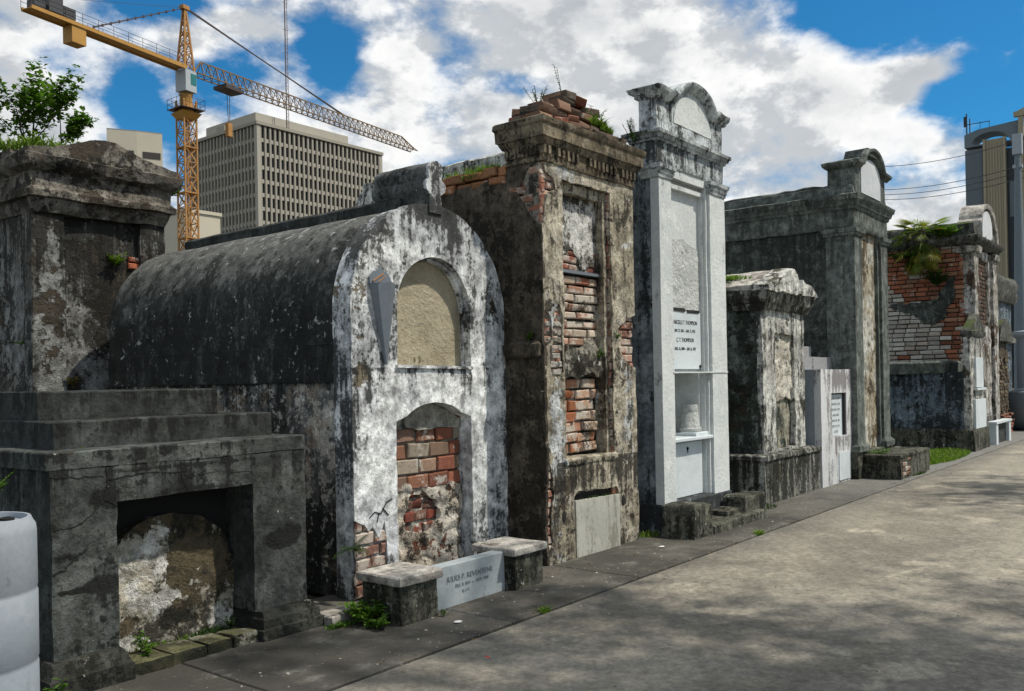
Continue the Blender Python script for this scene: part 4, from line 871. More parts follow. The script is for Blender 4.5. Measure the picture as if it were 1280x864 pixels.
    b = MB(); red = [(.30, .10, .06), (.22, .09, .06), (.26, .15, .10), (.14, .10, .075), (.12, .10, .08)]
    for r in range(5):
        z = 3.88+r*.078; lo = [6.25, 6.27, 6.55, 6.66, 6.76][r]; hi = [7.62, 7.5, 7.42, 7.3, 7.15][r]
        if r >= 1: pass
        b.bricks(lo, hi, z, z+.07, Y+.02+.02*r+rnd.uniform(-.02, .02), th=.16, bw=.21, bh=.066, cols=red, wob=.014, miss=.12 if r > 1 else .0, dj=.03)
        b.bricks(lo, hi, z, z+.07, Y+.2, th=.14, bw=.21, bh=.066, cols=red, wob=.014, miss=.1, dj=.03)
        b.bricks(Y+.04+.02*r, 4.92, z, z+.066, lo, plane='x', th=.15, bw=.2, bh=.062, cols=red, wob=.012, miss=.1 if r else 0)
    b.build('crown_bricks', m_brickd, T, T)
    # rear roof edge bricks and coping
    b = MB(); b.bricks(4.96, 5.75, 3.36, 3.52, x0-.01, plane='x', th=.2, bw=.2, bh=.075, cols=[(.42, .20, .09), (.36, .15, .07)], wob=.01, dj=.02); b.build('roof_edge_bricks', m_brick, T, T); b = MB(); b.bricks(5.75, 7.2, 3.36, 3.44, x0+.0, plane='x', th=.2, bw=.2, bh=.075, cols=[(.2, .15, .1)], wob=.012, miss=.2); b.build('roof_edge_bricks', m_brick, T, T)
    b = MB(); b.loft(6.75, 7.2, 5.15, 7.45, [(3.36, .1), (3.74, 0), (3.80, 0), (3.82, -.03)], seg=.12, amp=.008, chip=.03, dz=.08); b.build('roof_ridge', m_t5, T, T)
    b = MB(); grass(b, 6.45, 5.45, 3.47, .25, .4, 1500, .13, .006, .9); grass(b, 6.4, 5.25, 3.50, .12, .16, 600, .12, .007, 1.0)
    tag(b.build('roof_grass', m_grass, loc=(6.45, 5.4, 3.47), smooth=0), 'bright green grass on the brick tomb rear roof', 'grass')
    b = MB(); weed(b, 6.38, 5.85, 3.42, 26, .15, .22, .045, .02); tag(b.build('shrub', m_leafd, loc=(6.38, 5.85, 3.42), smooth=0), 'dark leafy shrub behind the finial of the vaulted tomb', 'shrub')
    for (x, y, z, n, h, lb) in ((6.40, 4.72, 4.02, 9, .22, 'thin weed at the left end of the rubble crown'), (7.75, 4.55, 3.95, 14, .24, 'thin wiry weed at the right end of the rubble crown'), (7.02, 4.50, 4.02, 6, .12, 'small weed on the middle of the rubble crown'), (6.75, 4.7, 4.2, 2, .3, 'single tall stalk above the rubble crown')):
        b = MB(); weed(b, x, y, z, n, .14, h, .03, .012); tag(b.build('weed', m_leafd, loc=(x, y, z), smooth=0), lb, 'weed')
    b = MB(); grass(b, 7.0, 4.47, 3.95, .12, .03, 200, .1, .006, .9); grass(b, 7.1, 4.44, 3.91, .1, .02, 150, .06, .006, .9); tag(b.build('grass_tuft', m_grass, loc=(7, 4.47, 3.95), smooth=0), 'yellow green grass hanging over the dentil cornice', 'grass')
    for (x, y, z, lb) in ((7.40, 4.58, 1.98, 'weed right of the niche bricks on the brick tomb'), (7.2, 4.66, 1.80, 'weed on the broken render inside the brick tomb niche'), (6.2, 4.72, 1.95, 'tiny weed on the side ledge of the brick tomb')):
        b = MB(); weed(b, x, y, z, 5, .06, .09, .035, .016, side=(0, -.4, 0)); tag(b.build('weed', m_leaf, loc=(x, y, z), smooth=0), lb, 'weed')
brick_tomb()

# ================================================================== T4 tall white tomb
def white_tomb():
    T = thing('white_tomb', 'tallest white painted tomb with arched attic and shelf niche', 'tomb', (8.9, 5.3, 0))
    x0, x1, Y = 8.13, 9.66, 4.50
    b = MB(); b.loft(x0-.03, x1+.02, Y-.03, 7.2, [(0, 0), (.29, 0), (.31, -.03)], seg=.12, amp=.004, chip=.02, dz=.08); b.build('plinth', m_t4side, T, T)
    b = MB(); b.plate(rect(8.40, 9.24, .30, 3.72), [rect(8.46, 9.17, .93, 1.655)], Y+.10, Y+.16, res=.15, amp=.0015)
    b.plate(rect(x0+.03, x1-.03, .30, 3.84), [rect(8.40, 9.24, .302, 3.72)], Y+.012, Y+.16, res=.15, amp=.0025); b.build('front_wall', m_t4, T, T)
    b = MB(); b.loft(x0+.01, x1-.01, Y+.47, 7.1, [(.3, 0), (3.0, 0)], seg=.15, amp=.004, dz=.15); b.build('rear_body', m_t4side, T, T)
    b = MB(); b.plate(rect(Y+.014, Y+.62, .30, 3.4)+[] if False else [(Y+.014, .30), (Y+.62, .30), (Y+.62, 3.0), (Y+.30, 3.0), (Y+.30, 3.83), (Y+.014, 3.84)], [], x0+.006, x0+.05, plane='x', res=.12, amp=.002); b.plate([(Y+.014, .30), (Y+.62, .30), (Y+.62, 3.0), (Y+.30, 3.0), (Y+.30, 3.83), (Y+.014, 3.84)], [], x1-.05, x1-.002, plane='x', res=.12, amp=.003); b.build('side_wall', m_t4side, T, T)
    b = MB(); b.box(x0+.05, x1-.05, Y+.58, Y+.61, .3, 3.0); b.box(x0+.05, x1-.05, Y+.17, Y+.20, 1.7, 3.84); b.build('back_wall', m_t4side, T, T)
    for a, c in ((x0-.004, 8.385), (9.28, x1+.004)):
        b = MB(); b.loft(a, c, Y-.02, Y+.08, [(.3, 0), (.42, 0), (3.70, 0)], seg=.1, amp=.0015, chip=.003, dz=.15); p = b.build('pilaster', m_t4, T, T)
        b = MB(); b.loft(a, c, Y-.02, Y+.18, [(3.665, .004), (3.67, .012), (3.70, .015), (3.71, .025), (3.75, .03), (3.76, .045), (3.80, .05), (3.81, .02)], seg=.06, amp=.002, chip=.01, dz=.03, k=a); q = b.build('capital', m_t4top, p, T)
    # narrow frame strips in the recess
    b = MB()
    for a in (8.385, 9.215): b.plate(rect(a, a+.035, .31, 3.64), [], Y+.045, Y+.105, res=.2, amp=.001)
    b.plate(rect(8.40, 9.24, 3.62, 3.665), [], Y+.04, Y+.105, res=.2, amp=.001); b.build('panel_frame', m_t4, T, T)
    b = MB(); b.plate(jag([(8.45, 2.36), (8.62, 2.345), (8.84, 2.34), (9.19, 2.33), (9.19, 3.02), (8.9, 3.10), (8.45, 3.10)], .05, .012), [], Y+.085, Y+.102, res=.04, amp=.003, big=(13, .010)); b.build('rough_plaster', m_rough4, T, T)
    b = MB(); b.plate([(8.45, 1.70), (9.19, 1.70), (9.19, 2.325), (8.45, 2.335)], [], Y+.075, Y+.101, res=.3, amp=.0005); tb = b.build('tablet', m_marble, T, T)
    tx = 8.82; yy = Y+.0735
    text('MARCELLE T. THOMPSON', .062, tx, yy, 2.185, m_letter, tb, T, sx=.80); text('JAN. 27, 1861 — JAN. 12, 1925', .046, tx, yy, 2.10, m_letter, tb, T, sx=.80)
    text('C. T. THOMPSON', .062, tx, yy, 1.995, m_letter, tb, T, sx=.82); text('AUG. 16, 1890 — JAN. 16, 1937', .046, tx, yy, 1.905, m_letter, tb, T, sx=.80)
    for (a, z, e, f) in ((8.47, 2.345, 8.82, 2.33), (8.87, 2.335, 9.15, 2.325)):
        b = MB(); b.box(a, e, Y+.068, Y+.08, f-.008, z+.012, wob=.004); b.build('iron_bar', m_black, T, T, smooth=0)
    for sx_, sz, hh in ((8.50, 1.76, .03), (9.16, 1.73, .03), (8.82, .835, .035)):
        b = MB(); b.tube([(sx_, Y+.062, sz), (sx_, Y+.078, sz)], [.016, .018], 9); b.bar((sx_, Y+.073, sz), (sx_+.004, Y+.073, sz-hh*1.3), .008); b.build('iron_stud', m_black, T, T)
    # niche interior
    b = MB(); b.box(8.46, 9.17, Y+.44, Y+.46, .93, 1.655); b.box(8.44, 8.458, Y+.158, Y+.44, .93, 1.655); b.box(9.172, 9.19, Y+.158, Y+.44, .93, 1.655); b.box(8.44, 9.19, Y+.158, Y+.44, 1.657, 1.67); b.box(8.44, 9.19, Y+.158, Y+.44, .915, .928); b.build('niche_lining', m_t4, T, T)
    b = MB(); b.loft(8.385, 9.27, Y-.02, Y+.42, [(.925, -.006), (.93, 0), (.955, 0), (.96, -.006)], seg=.1, amp=.001, chip=.004, dz=.03); b.build('shelf', m_marble, T, T)
    b = MB(); b.loft(8.36, 9.665, Y-.028, Y+.06, [(1.655, 0), (1.67, 0)], seg=.1, amp=.001, chip=.003, dz=.03); b.build('string_course', m_t4, T, T)
    b = MB(); b.plate(rect(8.47, 9.17, .32, .90), [], Y+.075, Y+.101, res=.2, amp=.0008); b.build('closure_panel', m_marble, T, T)
    # vase in the niche
    V = thing('marble_vase', 'broken white marble vase on a square base in the shelf niche', 'vase', (9.08, Y+.17, .962))
    b = MB(); b.loft(8.93, 9.23, Y+.02, Y+.32, [(.962, 0), (.995, 0), (1.0, -.01)], seg=.05, amp=.003, chip=.01, dz=.03); b.build('base_slab', m_marble, V, V)
    b = MB(); b.lathe((9.08, Y+.17, 0), [(.125, 1.0), (.13, 1.01), (.128, 1.04), (.112, 1.05), (.108, 1.07), (.104, 1.075), (.094, 1.22), (.09, 1.225), (.094, 1.24), (.086, 1.26), (.09, 1.29), (.082, 1.305), (.07, 1.30)], 28); b.build('bowl', m_rough4, V, V)
    # entablature
    b = MB(); b.loft(x0, x1, Y, Y+.28, [(3.82, -.01), (3.82, 0), (3.84, .008), (3.95, .008), (4.035, .008), (4.04, .03), (4.065, .035), (4.07, .055), (4.10, .065), (4.11, .085), (4.14, .09), (4.15, .06)], seg=.07, amp=.003, chip=.016, dz=.05); b.build('cornice', m_t4top, T, T)
    cxa = 8.94
    out = [(x0, 4.14), (x1, 4.14), (x1, 4.52), (cxa+.56, 4.52)]+arc(cxa, 4.22, .58, 28, 152, 16, .50)+[(cxa-.56, 4.52), (x0, 4.52)]
    b = MB(); b.plate(out, [], Y+.0, Y+.20, res=.07, amp=.004, nd=3); b.build('attic', m_t4top, T, T)
    b = MB(); b.plate([(cxa-.44, 4.30), (cxa+.44, 4.30)]+arc(cxa, 4.30, .44, 2, 178, 18, .36), [], Y-.008, Y+.01, res=.06, amp=.003); b.build('attic_panel', m_t4, T, T)
    b = MB(); b.plate(jag(rect(x0+.10, x1-.12, 4.165, 4.285), .05, .003), [], Y-.010, Y+.01, res=.06, amp=.003); b.build('attic_tablet', m_t4top, T, T)
    prof = [(-.03, 0), (-.025, .025), (.0, .04), (.012, .065), (.035, .08), (.065, .085), (.075, .07), (.075, -.20), (-.03, -.20)]
    path = [(x1+.07, 4.53), (x1-.04, 4.53), (cxa+.60, 4.53), (cxa+.55, 4.55)]+arc(cxa, 4.26, .53, 32, 148, 22, .47)+[(cxa-.55, 4.55), (cxa-.60, 4.53), (x0+.03, 4.53), (x0-.02, 4.53)]
    b = MB(); b.sweep(path[::-1], prof, Y)
    b.loft(x0, x0+.30, Y, Y+.21, [(4.48, 0), (4.50, .025), (4.53, .04), (4.545, .065), (4.59, .085), (4.605, .06)], seg=.06, amp=.003, chip=.014, dz=.04, sides=(1, 0, 1, 1)); b.build('attic_moulding', m_t4top, T, T, smooth=45)
    # roof of attic arch (solid behind)
    # stone cheeks and step
    for (a, c, y0_, y1_, h, lb) in ((8.03, 8.40, 4.09, 4.46, .33, 'squat mossy stone block at the left of the white tomb step'), (9.40, 9.95, 4.17, 4.44, .27, 'squat mossy stone block at the right of the white tomb step')):
        b = MB(); b.loft(a, c, y0_, y1_, [(0, .01), (h-.02, 0), (h, -.02)], seg=.06, amp=.008, chip=.025, dz=.05, k=a); tag(b.build('stone_block', m_moss, loc=((a+c)/2, 4.3, 0)), lb, 'stone block', 'mossy blocks before the white tomb')
    b = MB(); b.loft(8.41, 9.72, 4.07, 4.45, [(0, .0), (.085, 0), (.10, -.02)], seg=.08, amp=.008, chip=.03, dz=.04); b.loft(9.0, 9.39, 4.2, 4.45, [(.10, 0), (.15, 0)], seg=.08, amp=.006, chip=.02, dz=.04)
    tag(b.build('stone_step', m_moss, loc=(9, 4.25, 0)), 'low broken mossy step between the two blocks of the white tomb', 'step')
white_tomb()

# ================================================================== T5 small mottled tomb
def mottled_tomb():
    T = thing('mottled_tomb', 'small black and white mottled tomb with broken pediment on a streaked plinth', 'tomb', (11.6, 5.5, 0))
    b = MB(); b.loft(10.68, 12.62, 4.47, 7.0, [(0, 0), (.53, 0), (.545, .02), (.60, .015), (.615, -.02)], seg=.09, amp=.008, chip=.03, dz=.06); b.build('plinth', m_t5plinth, T, T)
    b = MB(); b.plate(jag(rect(10.97, 12.42, .60, 2.52), .07, .005), [jag(rect(11.38, 12.05, .64, 2.17), .06, .01)], 4.60, 4.68, res=.07, amp=.005, big=(3, .008))
    b.build('front_wall', m_t5, T, T)
    b = MB(); b.plate(jag([(11.36, 1.30), (11.6, 1.26), (11.8, 1.33), (12.07, 1.27), (12.07, 2.19), (11.36, 2.19)], .04, .012), [], 4.645, 4.70, res=.05, amp=.01, big=(8, .02)); b.build('upper_panel', m_cream5, T, T)
    b = MB(); b.plate(rect(11.34, 12.09, .6, 2.19), [], 4.675, 4.72, res=.08, amp=.008); b.build('lower_panel', stucco('olive_streaked_panel', (.16, .15, .09), (.28, .27, .21), under=(.06, .055, .03), u=.58, m=.52, mcol=(.02, .02, .013), streak=.7, seed=40, bump=1.5), T, T)
    b = MB(); b.loft(10.97, 12.42, 4.68, 6.9, [(.6, 0), (2.5, 0)], seg=.12, amp=.01, chip=.02, dz=.12); b.build('side_wall', m_t5side, T, T)
    b = MB(); b.loft(10.93, 12.48, 4.56, 6.95, [(2.46, .0), (2.50, .02), (2.54, .03), (2.56, .06), (2.63, .08), (2.70, .085), (2.72, .06)], seg=.09, amp=.008, chip=.04, dz=.05); b.build('cornice', m_t5plinth, T, T)
    # broken gable
    ga = jag([(10.85, 2.70), (12.55, 2.70), (12.5, 2.76), (12.2, 2.86), (12.03, 2.91), (11.98, 2.82), (11.93, 2.76), (11.83, 2.86), (11.80, 2.98), (11.70, 3.04), (11.58, 3.02), (11.2, 2.88), (10.86, 2.77)], .06, .02)
    b = MB(); b.plate(ga, [], 4.44, 4.70, res=.06, amp=.012, nd=3, big=(5, .02)); b.build('broken_pediment', m_t5, T, T, smooth=50)
    b = MB(); b.plate([(10.88, 2.70), (12.52, 2.70), (12.52, 2.76), (11.75, 3.02), (11.62, 3.02), (10.88, 2.78)], [], 4.705, 6.9, res=.2, amp=.015, nd=14); b.build('roof', m_cap, T, T, smooth=50)
    b = MB(); grass(b, 11.2, 5.6, 2.9, .35, .8, 500, .08, .008, .9); weed(b, 11.2, 5.3, 2.86, 60, .35, .10, .05, .035); weed(b, 11.3, 6.0, 2.9, 40, .3, .12, .05, .035); tag(b.build('roof_grass', m_grass, loc=(11.2, 5.6, 2.92), smooth=0), 'patch of low green weeds on the mottled tomb roof', 'grass')
    b = MB(); grass(b, 11.9, 4.5, 2.74, .12, .03, 90, .07, .007, .9); tag(b.build('grass_tuft', m_leaf, loc=(11.9, 4.5, 2.74), smooth=0), 'moss tuft in the gap of the broken pediment', 'grass')
    b = MB(); grass(b, 10.45, 4.45, 0, .25, .2, 260, .07); tag(b.build('grass_tuft', m_leafd, loc=(10.45, 4.45, 0), smooth=0), 'dark moss between the white tomb and the streaked plinth', 'grass')
mottled_tomb()

# ================================================================== T6 large grey tomb
def grey_tomb():
    T = thing('grey_tomb', 'large dark grey tomb with attic block and heavy cornice behind the small tombs', 'tomb', (14.9, 6.0, 0))
    x0, x1, Y = 14.02, 15.75, 4.40
    b = MB(); b.loft(x0+.04, x1-.04, Y+.10, 8.0, [(.2, 0), (3.9, 0)], seg=.14, amp=.006, dz=.14); b.build('body', m_t6, T, T)
    b = MB(); b.loft(x0-.06, x1+.06, Y-.035, 8.0, [(0, 0), (.40, 0), (.42, -.02)], seg=.12, amp=.006, chip=.02, dz=.1); b.build('plinth', m_moss, T, T)
    b = MB(); b.loft(x0, x0+.36, Y-.02, Y+.42, [(.42, .05), (.50, .05), (.53, .02), (.56, 0), (3.74, 0), (3.745, .02), (3.79, .03), (3.80, .05), (3.86, .06), (3.87, .02)], seg=.08, amp=.003, chip=.01, dz=.15); b.build('pilaster', m_t6lt, T, T)
    b = MB(); b.loft(x1-.36, x1, Y-.02, Y+.42, [(.42, .05), (.50, .05), (.53, .02), (.56, 0), (3.74, 0), (3.745, .02), (3.79, .03), (3.80, .05), (3.86, .06), (3.87, .02)], seg=.08, amp=.003, chip=.01, dz=.15); b.build('pilaster', m_t6lt, T, T)
    b = MB(); b.plate(rect(x0+.35, x1-.35, .35, 3.9), [], Y+.07, Y+.12, res=.1, amp=.006); b.build('recessed_panel', m_t6rec, T, T)
    b = MB(); b.plate(rect(x0+.34, x0+.42, .35, 3.8), [], Y+.02, Y+.08, res=.15, amp=.003); b.plate(rect(x1-.44, x1-.34, .35, 3.8), [], Y+.02, Y+.08, res=.15, amp=.003); b.build('panel_frame', m_t6lt, T, T)
    b = MB(); b.loft(x0, x1, Y, 8.0, [(3.865, .0), (3.90, .02), (4.04, .02), (4.14, .025), (4.15, .04), (4.20, .055), (4.21, .075), (4.27, .09), (4.29, .115), (4.36, .13), (4.375, .10), (4.40, .02), (4.52, .0), (4.53, -.03)], seg=.13, amp=.005, chip=.014, dz=.07); b.build('entablature', m_t6lt, T, T)
    b = MB(); b.loft(x0+.05, x1-.05, Y+.3, 7.9, [(4.5, 0), (4.56, .0), (4.58, -.05)], seg=.15, amp=.02, chip=.05, dz=.06); b.build('roof_bed', m_t6lt, T, T)
    # attic
    cx = (x0+x1)/2
    b = MB(); pl = [(x0+.08, 4.4), (x1-.08, 4.4), (x1-.08, 4.84)]+arc(cx, 4.80, .52, 14, 166, 16, .30)+[(x0+.08, 4.84)]
    b.plate(pl, [], Y-.02, Y+.40, res=.1, amp=.003, nd=3); b.build('attic', m_t6lt, T, T)
    b = MB(); b.plate([(cx-.50, 4.45), (cx+.50, 4.45), (cx+.50, 4.78)]+arc(cx, 4.78, .5, 0, 180, 14, .25)+[(cx-.50, 4.78)], [], Y-.03, Y-.0, res=0, amp=.001); b.build('attic_panel', m_white_pl, T, T)
    path = [(x0+.0, 4.84), (cx-.52, 4.86)]+arc(cx, 4.86, .46, 160, 20, 14, .28)+[(cx+.52, 4.86), (x1-.0, 4.84)]
    b = MB(); b.sweep(path, [(-.03, 0), (-.02, .03), (.0, .045), (.02, .09), (.06, .10), (.07, .04), (.07, 0)], Y-.02)
    b.loft(x0+.06, x1-.06, Y, Y+.40, [(4.80, 0), (4.82, .03), (4.85, .06), (4.90, .07), (4.92, .03)], seg=.1, amp=.004, chip=.01, dz=.05, sides=(1, 1, 0, 1))
    b.loft(cx-.22, cx+.22, Y-.06, Y+.30, [(5.08, .02), (5.19, 0), (5.20, -.02)], seg=.1, amp=.004, chip=.02, dz=.05); b.build('attic_moulding', m_t6lt, T, T)
    # ledge block
    b = MB(); b.loft(14.20, 15.92, 3.82, 4.36, [(0, 0), (.32, 0), (.335, .012), (.37, .01), (.38, -.01)], seg=.09, amp=.008, chip=.03, dz=.06)
    tag(b.build('stone_ledge', m_moss, loc=(15, 4.1, 0)), 'low mossy stone ledge in front of the large grey tomb', 'stone ledge')
    b = MB(); b.bricks(3.84, 4.1, .05, .30, 15.95, plane='x', th=.02, bw=.2, bh=.06); b.v = [(14.20-.02 if False else v[0]-1.765, v[1]-.0, v[2]) for v in b.v]
    b = MB(); b.bricks(14.3, 14.75, .05, .30, 3.805, th=.03, bw=.2, bh=.06, cols=[(.30, .13, .08), (.25, .14, .1)], inside=lambda a, z: rnd.random() < .6); tag(b.build('loose_brickwork', m_brickw, loc=(14.5, 3.81, 0)), 'exposed bricks on the face of the low mossy ledge', 'bricks')
    b = MB(); weed(b, 14.4, 4.2, .37, 14, .3, .07, .05, .02); tag(b.build('weed', m_leaf, loc=(14.4, 4.2, .37), smooth=0), 'small weeds on top of the low mossy ledge', 'weed')
    b = MB(); grass(b, 15.2, 3.80, 0, .4, .04, 200, .05); tag(b.build('grass_tuft', m_leafd, loc=(15.2, 3.8, 0), smooth=0), 'grass along the foot of the low mossy ledge', 'grass')
grey_tomb()

# ================================================================== T7 small white stepped tomb
def small_white_tomb():
    T = thing('small_white_tomb', 'short white box tomb with purple streaks, two top steps and a framed tablet', 'tomb', (13.5, 4.9, 0))
    x0, x1, Y = 12.70, 14.17, 4.47
    b = MB(); b.plate(rect(x0, x1, 0, 1.69), [rect(13.12, 13.78, .70, 1.34)], Y, Y+.10, res=.12, amp=.002); b.build('front_wall', m_t7, T, T)
    b = MB(); b.loft(x0+.005, x1-.005, Y+.10, 6.6, [(0, 0), (1.69, 0)], seg=.2, amp=.002, dz=.2); b.build('side_wall', m_t7side, T, T)
    b = MB(); b.loft(x0, x1, Y+.28, 6.5, [(1.688, -.12), (1.87, -.12), (1.88, -.13)], seg=.15, amp=.002, dz=.1, sides=(0, 1, 0, 0)); b.build('step', m_t7step, T, T)
    b = MB(); b.loft(x0+.04, x1-.45, Y+.50, 6.4, [(1.878, 0), (2.04, 0), (2.05, -.01)], seg=.15, amp=.002, dz=.1); b.build('step', m_t7step, T, T)
    b = MB()
    for r in ((13.10, 13.16, .68, 1.36), (13.74, 13.80, .68, 1.36), (13.10, 13.80, .66, .70), (13.10, 13.80, 1.32, 1.37)): b.plate(rect(*r), [], Y+.012 if r[1]-r[0] > .2 else Y+.01, Y+.045, res=0, amp=.001)
    b.build('tablet_frame', plain('dark_iron_frame', (.035, .03, .032), .8), T, T)
    b = MB(); b.plate(rect(13.14, 13.76, .69, 1.34), [], Y+.05, Y+.09, res=0, amp=0); tb = b.build('tablet', m_marble, T, T)
    for i in range(7): text(('JOSEPH L. MORIN', 'BORN MAY 4, 1848', 'DIED JUNE 9, 1902', 'MARIE MORIN', 'BORN APR. 1855', 'DIED OCT. 1911', 'AT REST')[i], .05, 13.45, Y+.0485, 1.24-i*.082, m_letterf, tb, T, sx=.9)
    b = MB(); b.plate(rect(13.40, 13.88, .04, .46), [], Y-.012, Y+.01, res=.2, amp=.001); b.build('closure_panel', m_marble, T, T)
small_white_tomb()

# ================================================================== T9 brick side tomb with palm, and annex
def palm_tomb():
    T = thing('palm_tomb', 'far red brick walled tomb with palm on the roof edge', 'tomb', (23, 5.5, 0))
    x0, x1, Y = 21.75, 24.35, 4.25
    b = MB(); red = [(.38, .12, .06), (.32, .10, .05), (.42, .15, .08), (.26, .09, .05), (.38, .19, .11)]; wh = [(.60, .58, .51), (.66, .63, .57), (.50, .47, .41), (.52, .44, .37)]
    z = .1
    while z < 4.45:
        for q in range(1):
            a = Y+.25-(.13 if int(z*100) % 2 else 0)+rnd.uniform(-.1, 0)
            while a < 8.2:
                w = .24*rnd.uniform(.9, 1.1); t = noise.noise(Vector((a*.9, z*.9, 2)))+.35*noise.noise(Vector((a*4, z*4, 7)))
                edge = 3.42+.22*math.sin(a*2.1)+t*.5-(1.5 if a < 4.72 else 0)
                bare = z > edge
                c = rnd.choice(red if (bare or rnd.random() < .06) else wh); f = rnd.uniform(.6, 1.2)
                if bare and rnd.random() < .08: c = rnd.choice(wh)
                b.rbox(max(a, Y+.2), a+w, z, z+.082, x0+rnd.uniform(-.012, .012), .06, 'x', 0, tuple(x*f for x in c), .006); a += w+.018
        z += .102
    b.build('side_brickwork', m_brick9, T, T)
    b = MB(); b.loft(x0+.04, x1, Y+.12, 8.2, [(0, 0), (4.5, 0)], seg=.4, amp=.004, dz=.4); b.build('body', m_mortd, T, T)
    b = MB(); b.plate(jag([(5.05, 2.7), (4.85, 2.9), (4.62, 3.25), (4.60, 3.75), (4.78, 3.7), (4.95, 3.3), (5.35, 3.2), (6.0, 3.22), (5.95, 3.1), (5.5, 2.98), (5.3, 2.72)], .08, .07), [], x0-.03, x0+.02, plane='x', res=.1, amp=.01); b.build('render_patch', m_t6, T, T)
    b = MB(); b.loft(x0, x1, Y, 8.3, [(4.42, .02), (4.5, .10), (4.55, .14), (4.62, .15), (4.64, .05), (4.88, .02), (4.94, -.05)], seg=.2, amp=.015, chip=.05, dz=.1); b.build('roof_cornice', m_t9, T, T)
    b = MB(); b.plate([(22.2, 4.6), (24.0, 4.6), (24.0, 4.95)]+arc(23.1, 4.95, .75, 0, 180, 14, .42)+[(22.2, 4.95)], [], Y-.02, Y+.35, res=.2, amp=.005, nd=3); b.build('attic', m_t9, T, T, smooth=40)
    b = MB(); b.plate([(22.55, 4.68), (23.65, 4.68), (23.65, 4.9)]+arc(23.1, 4.9, .55, 0, 180, 12, .42)+[(22.55, 4.9)], [], Y-.05, Y, res=0, amp=.001); b.build('attic_panel', m_white_pl, T, T)
    b = MB(); b.sweep([(22.1, 4.6), (22.2, 4.95)]+arc(23.1, 4.95, .78, 175, 5, 14, .44)+[(24.0, 4.95), (24.1, 4.6)], [(-.03, 0), (-.02, .06), (.08, .08), (.1, -.4), (.0, -.4)], Y-.02); b.build('attic_hood', m_cap, T, T)
    for a, c in ((x0, x0+.5), (x1-.5, x1)):
        b = MB(); b.loft(a, c, Y-.02, Y+.28, [(0, 0), (.3, 0), (.35, 0), (4.25, 0), (4.27, .05), (4.4, .07), (4.42, 0)], seg=.12, amp=.01, chip=.04, dz=.15, k=a); b.build('pilaster', m_t9front, T, T)
    b = MB(); b.plate(rect(x0+.48, x1-.48, 0, 4.4), [rect(22.5, 23.6, 2.7, 4.2)], Y+.05, Y+.12, res=.15, amp=.015); b.build('front_wall', m_t9front, T, T)
    b = MB(); b.bricks(22.45, 23.65, 2.65, 4.25, Y+.1, th=.02, bw=.22, bh=.08, cols=[(.12, .07, .05), (.08, .06, .05)]); b.build('niche_brickwork', m_brickd, T, T)
    # palm
    S = thing('palm', 'shaggy fan palm rooted on the roof edge of the far brick tomb', 'palm', (21.75, 6.0, 4.55))
    st = MB(); st.tube([(21.75, 5.35, 4.35), (21.62, 5.28, 4.6), (21.58, 5.25, 4.85)], [.09, .11, .07], 8); st.build('trunk', m_bark, S, S)
    lf = MB(); r2 = random.Random(4)
    for k in range(100):
        t = r2.uniform(0, 6.283); el = r2.uniform(-1.9, .9); d = Vector((math.cos(t)*.8, math.sin(t), el)).normalized(); L = r2.uniform(.2, .44)
        c = Vector((21.55, 5.25, 4.78)) if el > -.3 else Vector((21.52, 5.25, 4.55)); h = c+d*L+Vector((0, 0, -.1*L)); lf.bar(c, h, .008, n=3, tint=(.8, .9, .6))
        s = d.cross(Vector((0, 0, 1))).normalized(); f = r2.uniform(.5, 1.6); br = r2.random() < .35
        tn = (f*1.3, f*.95, f*.6) if br else (f, f, f)
        for q in range(13):
            a = (q-6)/6*1.25; dd = (d*math.cos(a)+s*math.sin(a)+Vector((0, 0, -.35-(.5 if el < 0 else 0)))).normalized(); leafq(lf, h, dd, Vector((0, 0, 1)), L*.95*(1-.25*abs(a)), .03, .3, tn)
    lf.build('fronds', m_palm, S, S, smooth=0)
    b = MB(); weed(b, 21.65, 4.75, 4.62, 60, .3, .25, .09, .05, side=(-.4, 0, 0)); tag(b.build('shrub', m_leaf, loc=(21.65, 4.75, 4.6), smooth=0), 'green shrub on the roof beside the far tomb attic', 'shrub')
    b = MB(); weed(b, 21.6, 4.95, 3.55, 50, .3, .35, .08, .05, side=(-.4, 0, 0)); weed(b, 21.6, 5.6, 4.3, 50, .5, .3, .09, .05, side=(-.4, 0, -.6)); tag(b.build('creeper', m_leafd, loc=(21.65, 4.9, 3.6), smooth=0), 'dark creeper clinging to the far red brick wall', 'creeper')
    b = MB(); weed(b, 21.7, 6.9, 4.6, 50, .5, .2, .08, .05); tag(b.build('shrub', m_grass, loc=(21.7, 6.9, 4.6), smooth=0), 'low green growth on the roof left of the palm', 'shrub')
palm_tomb()
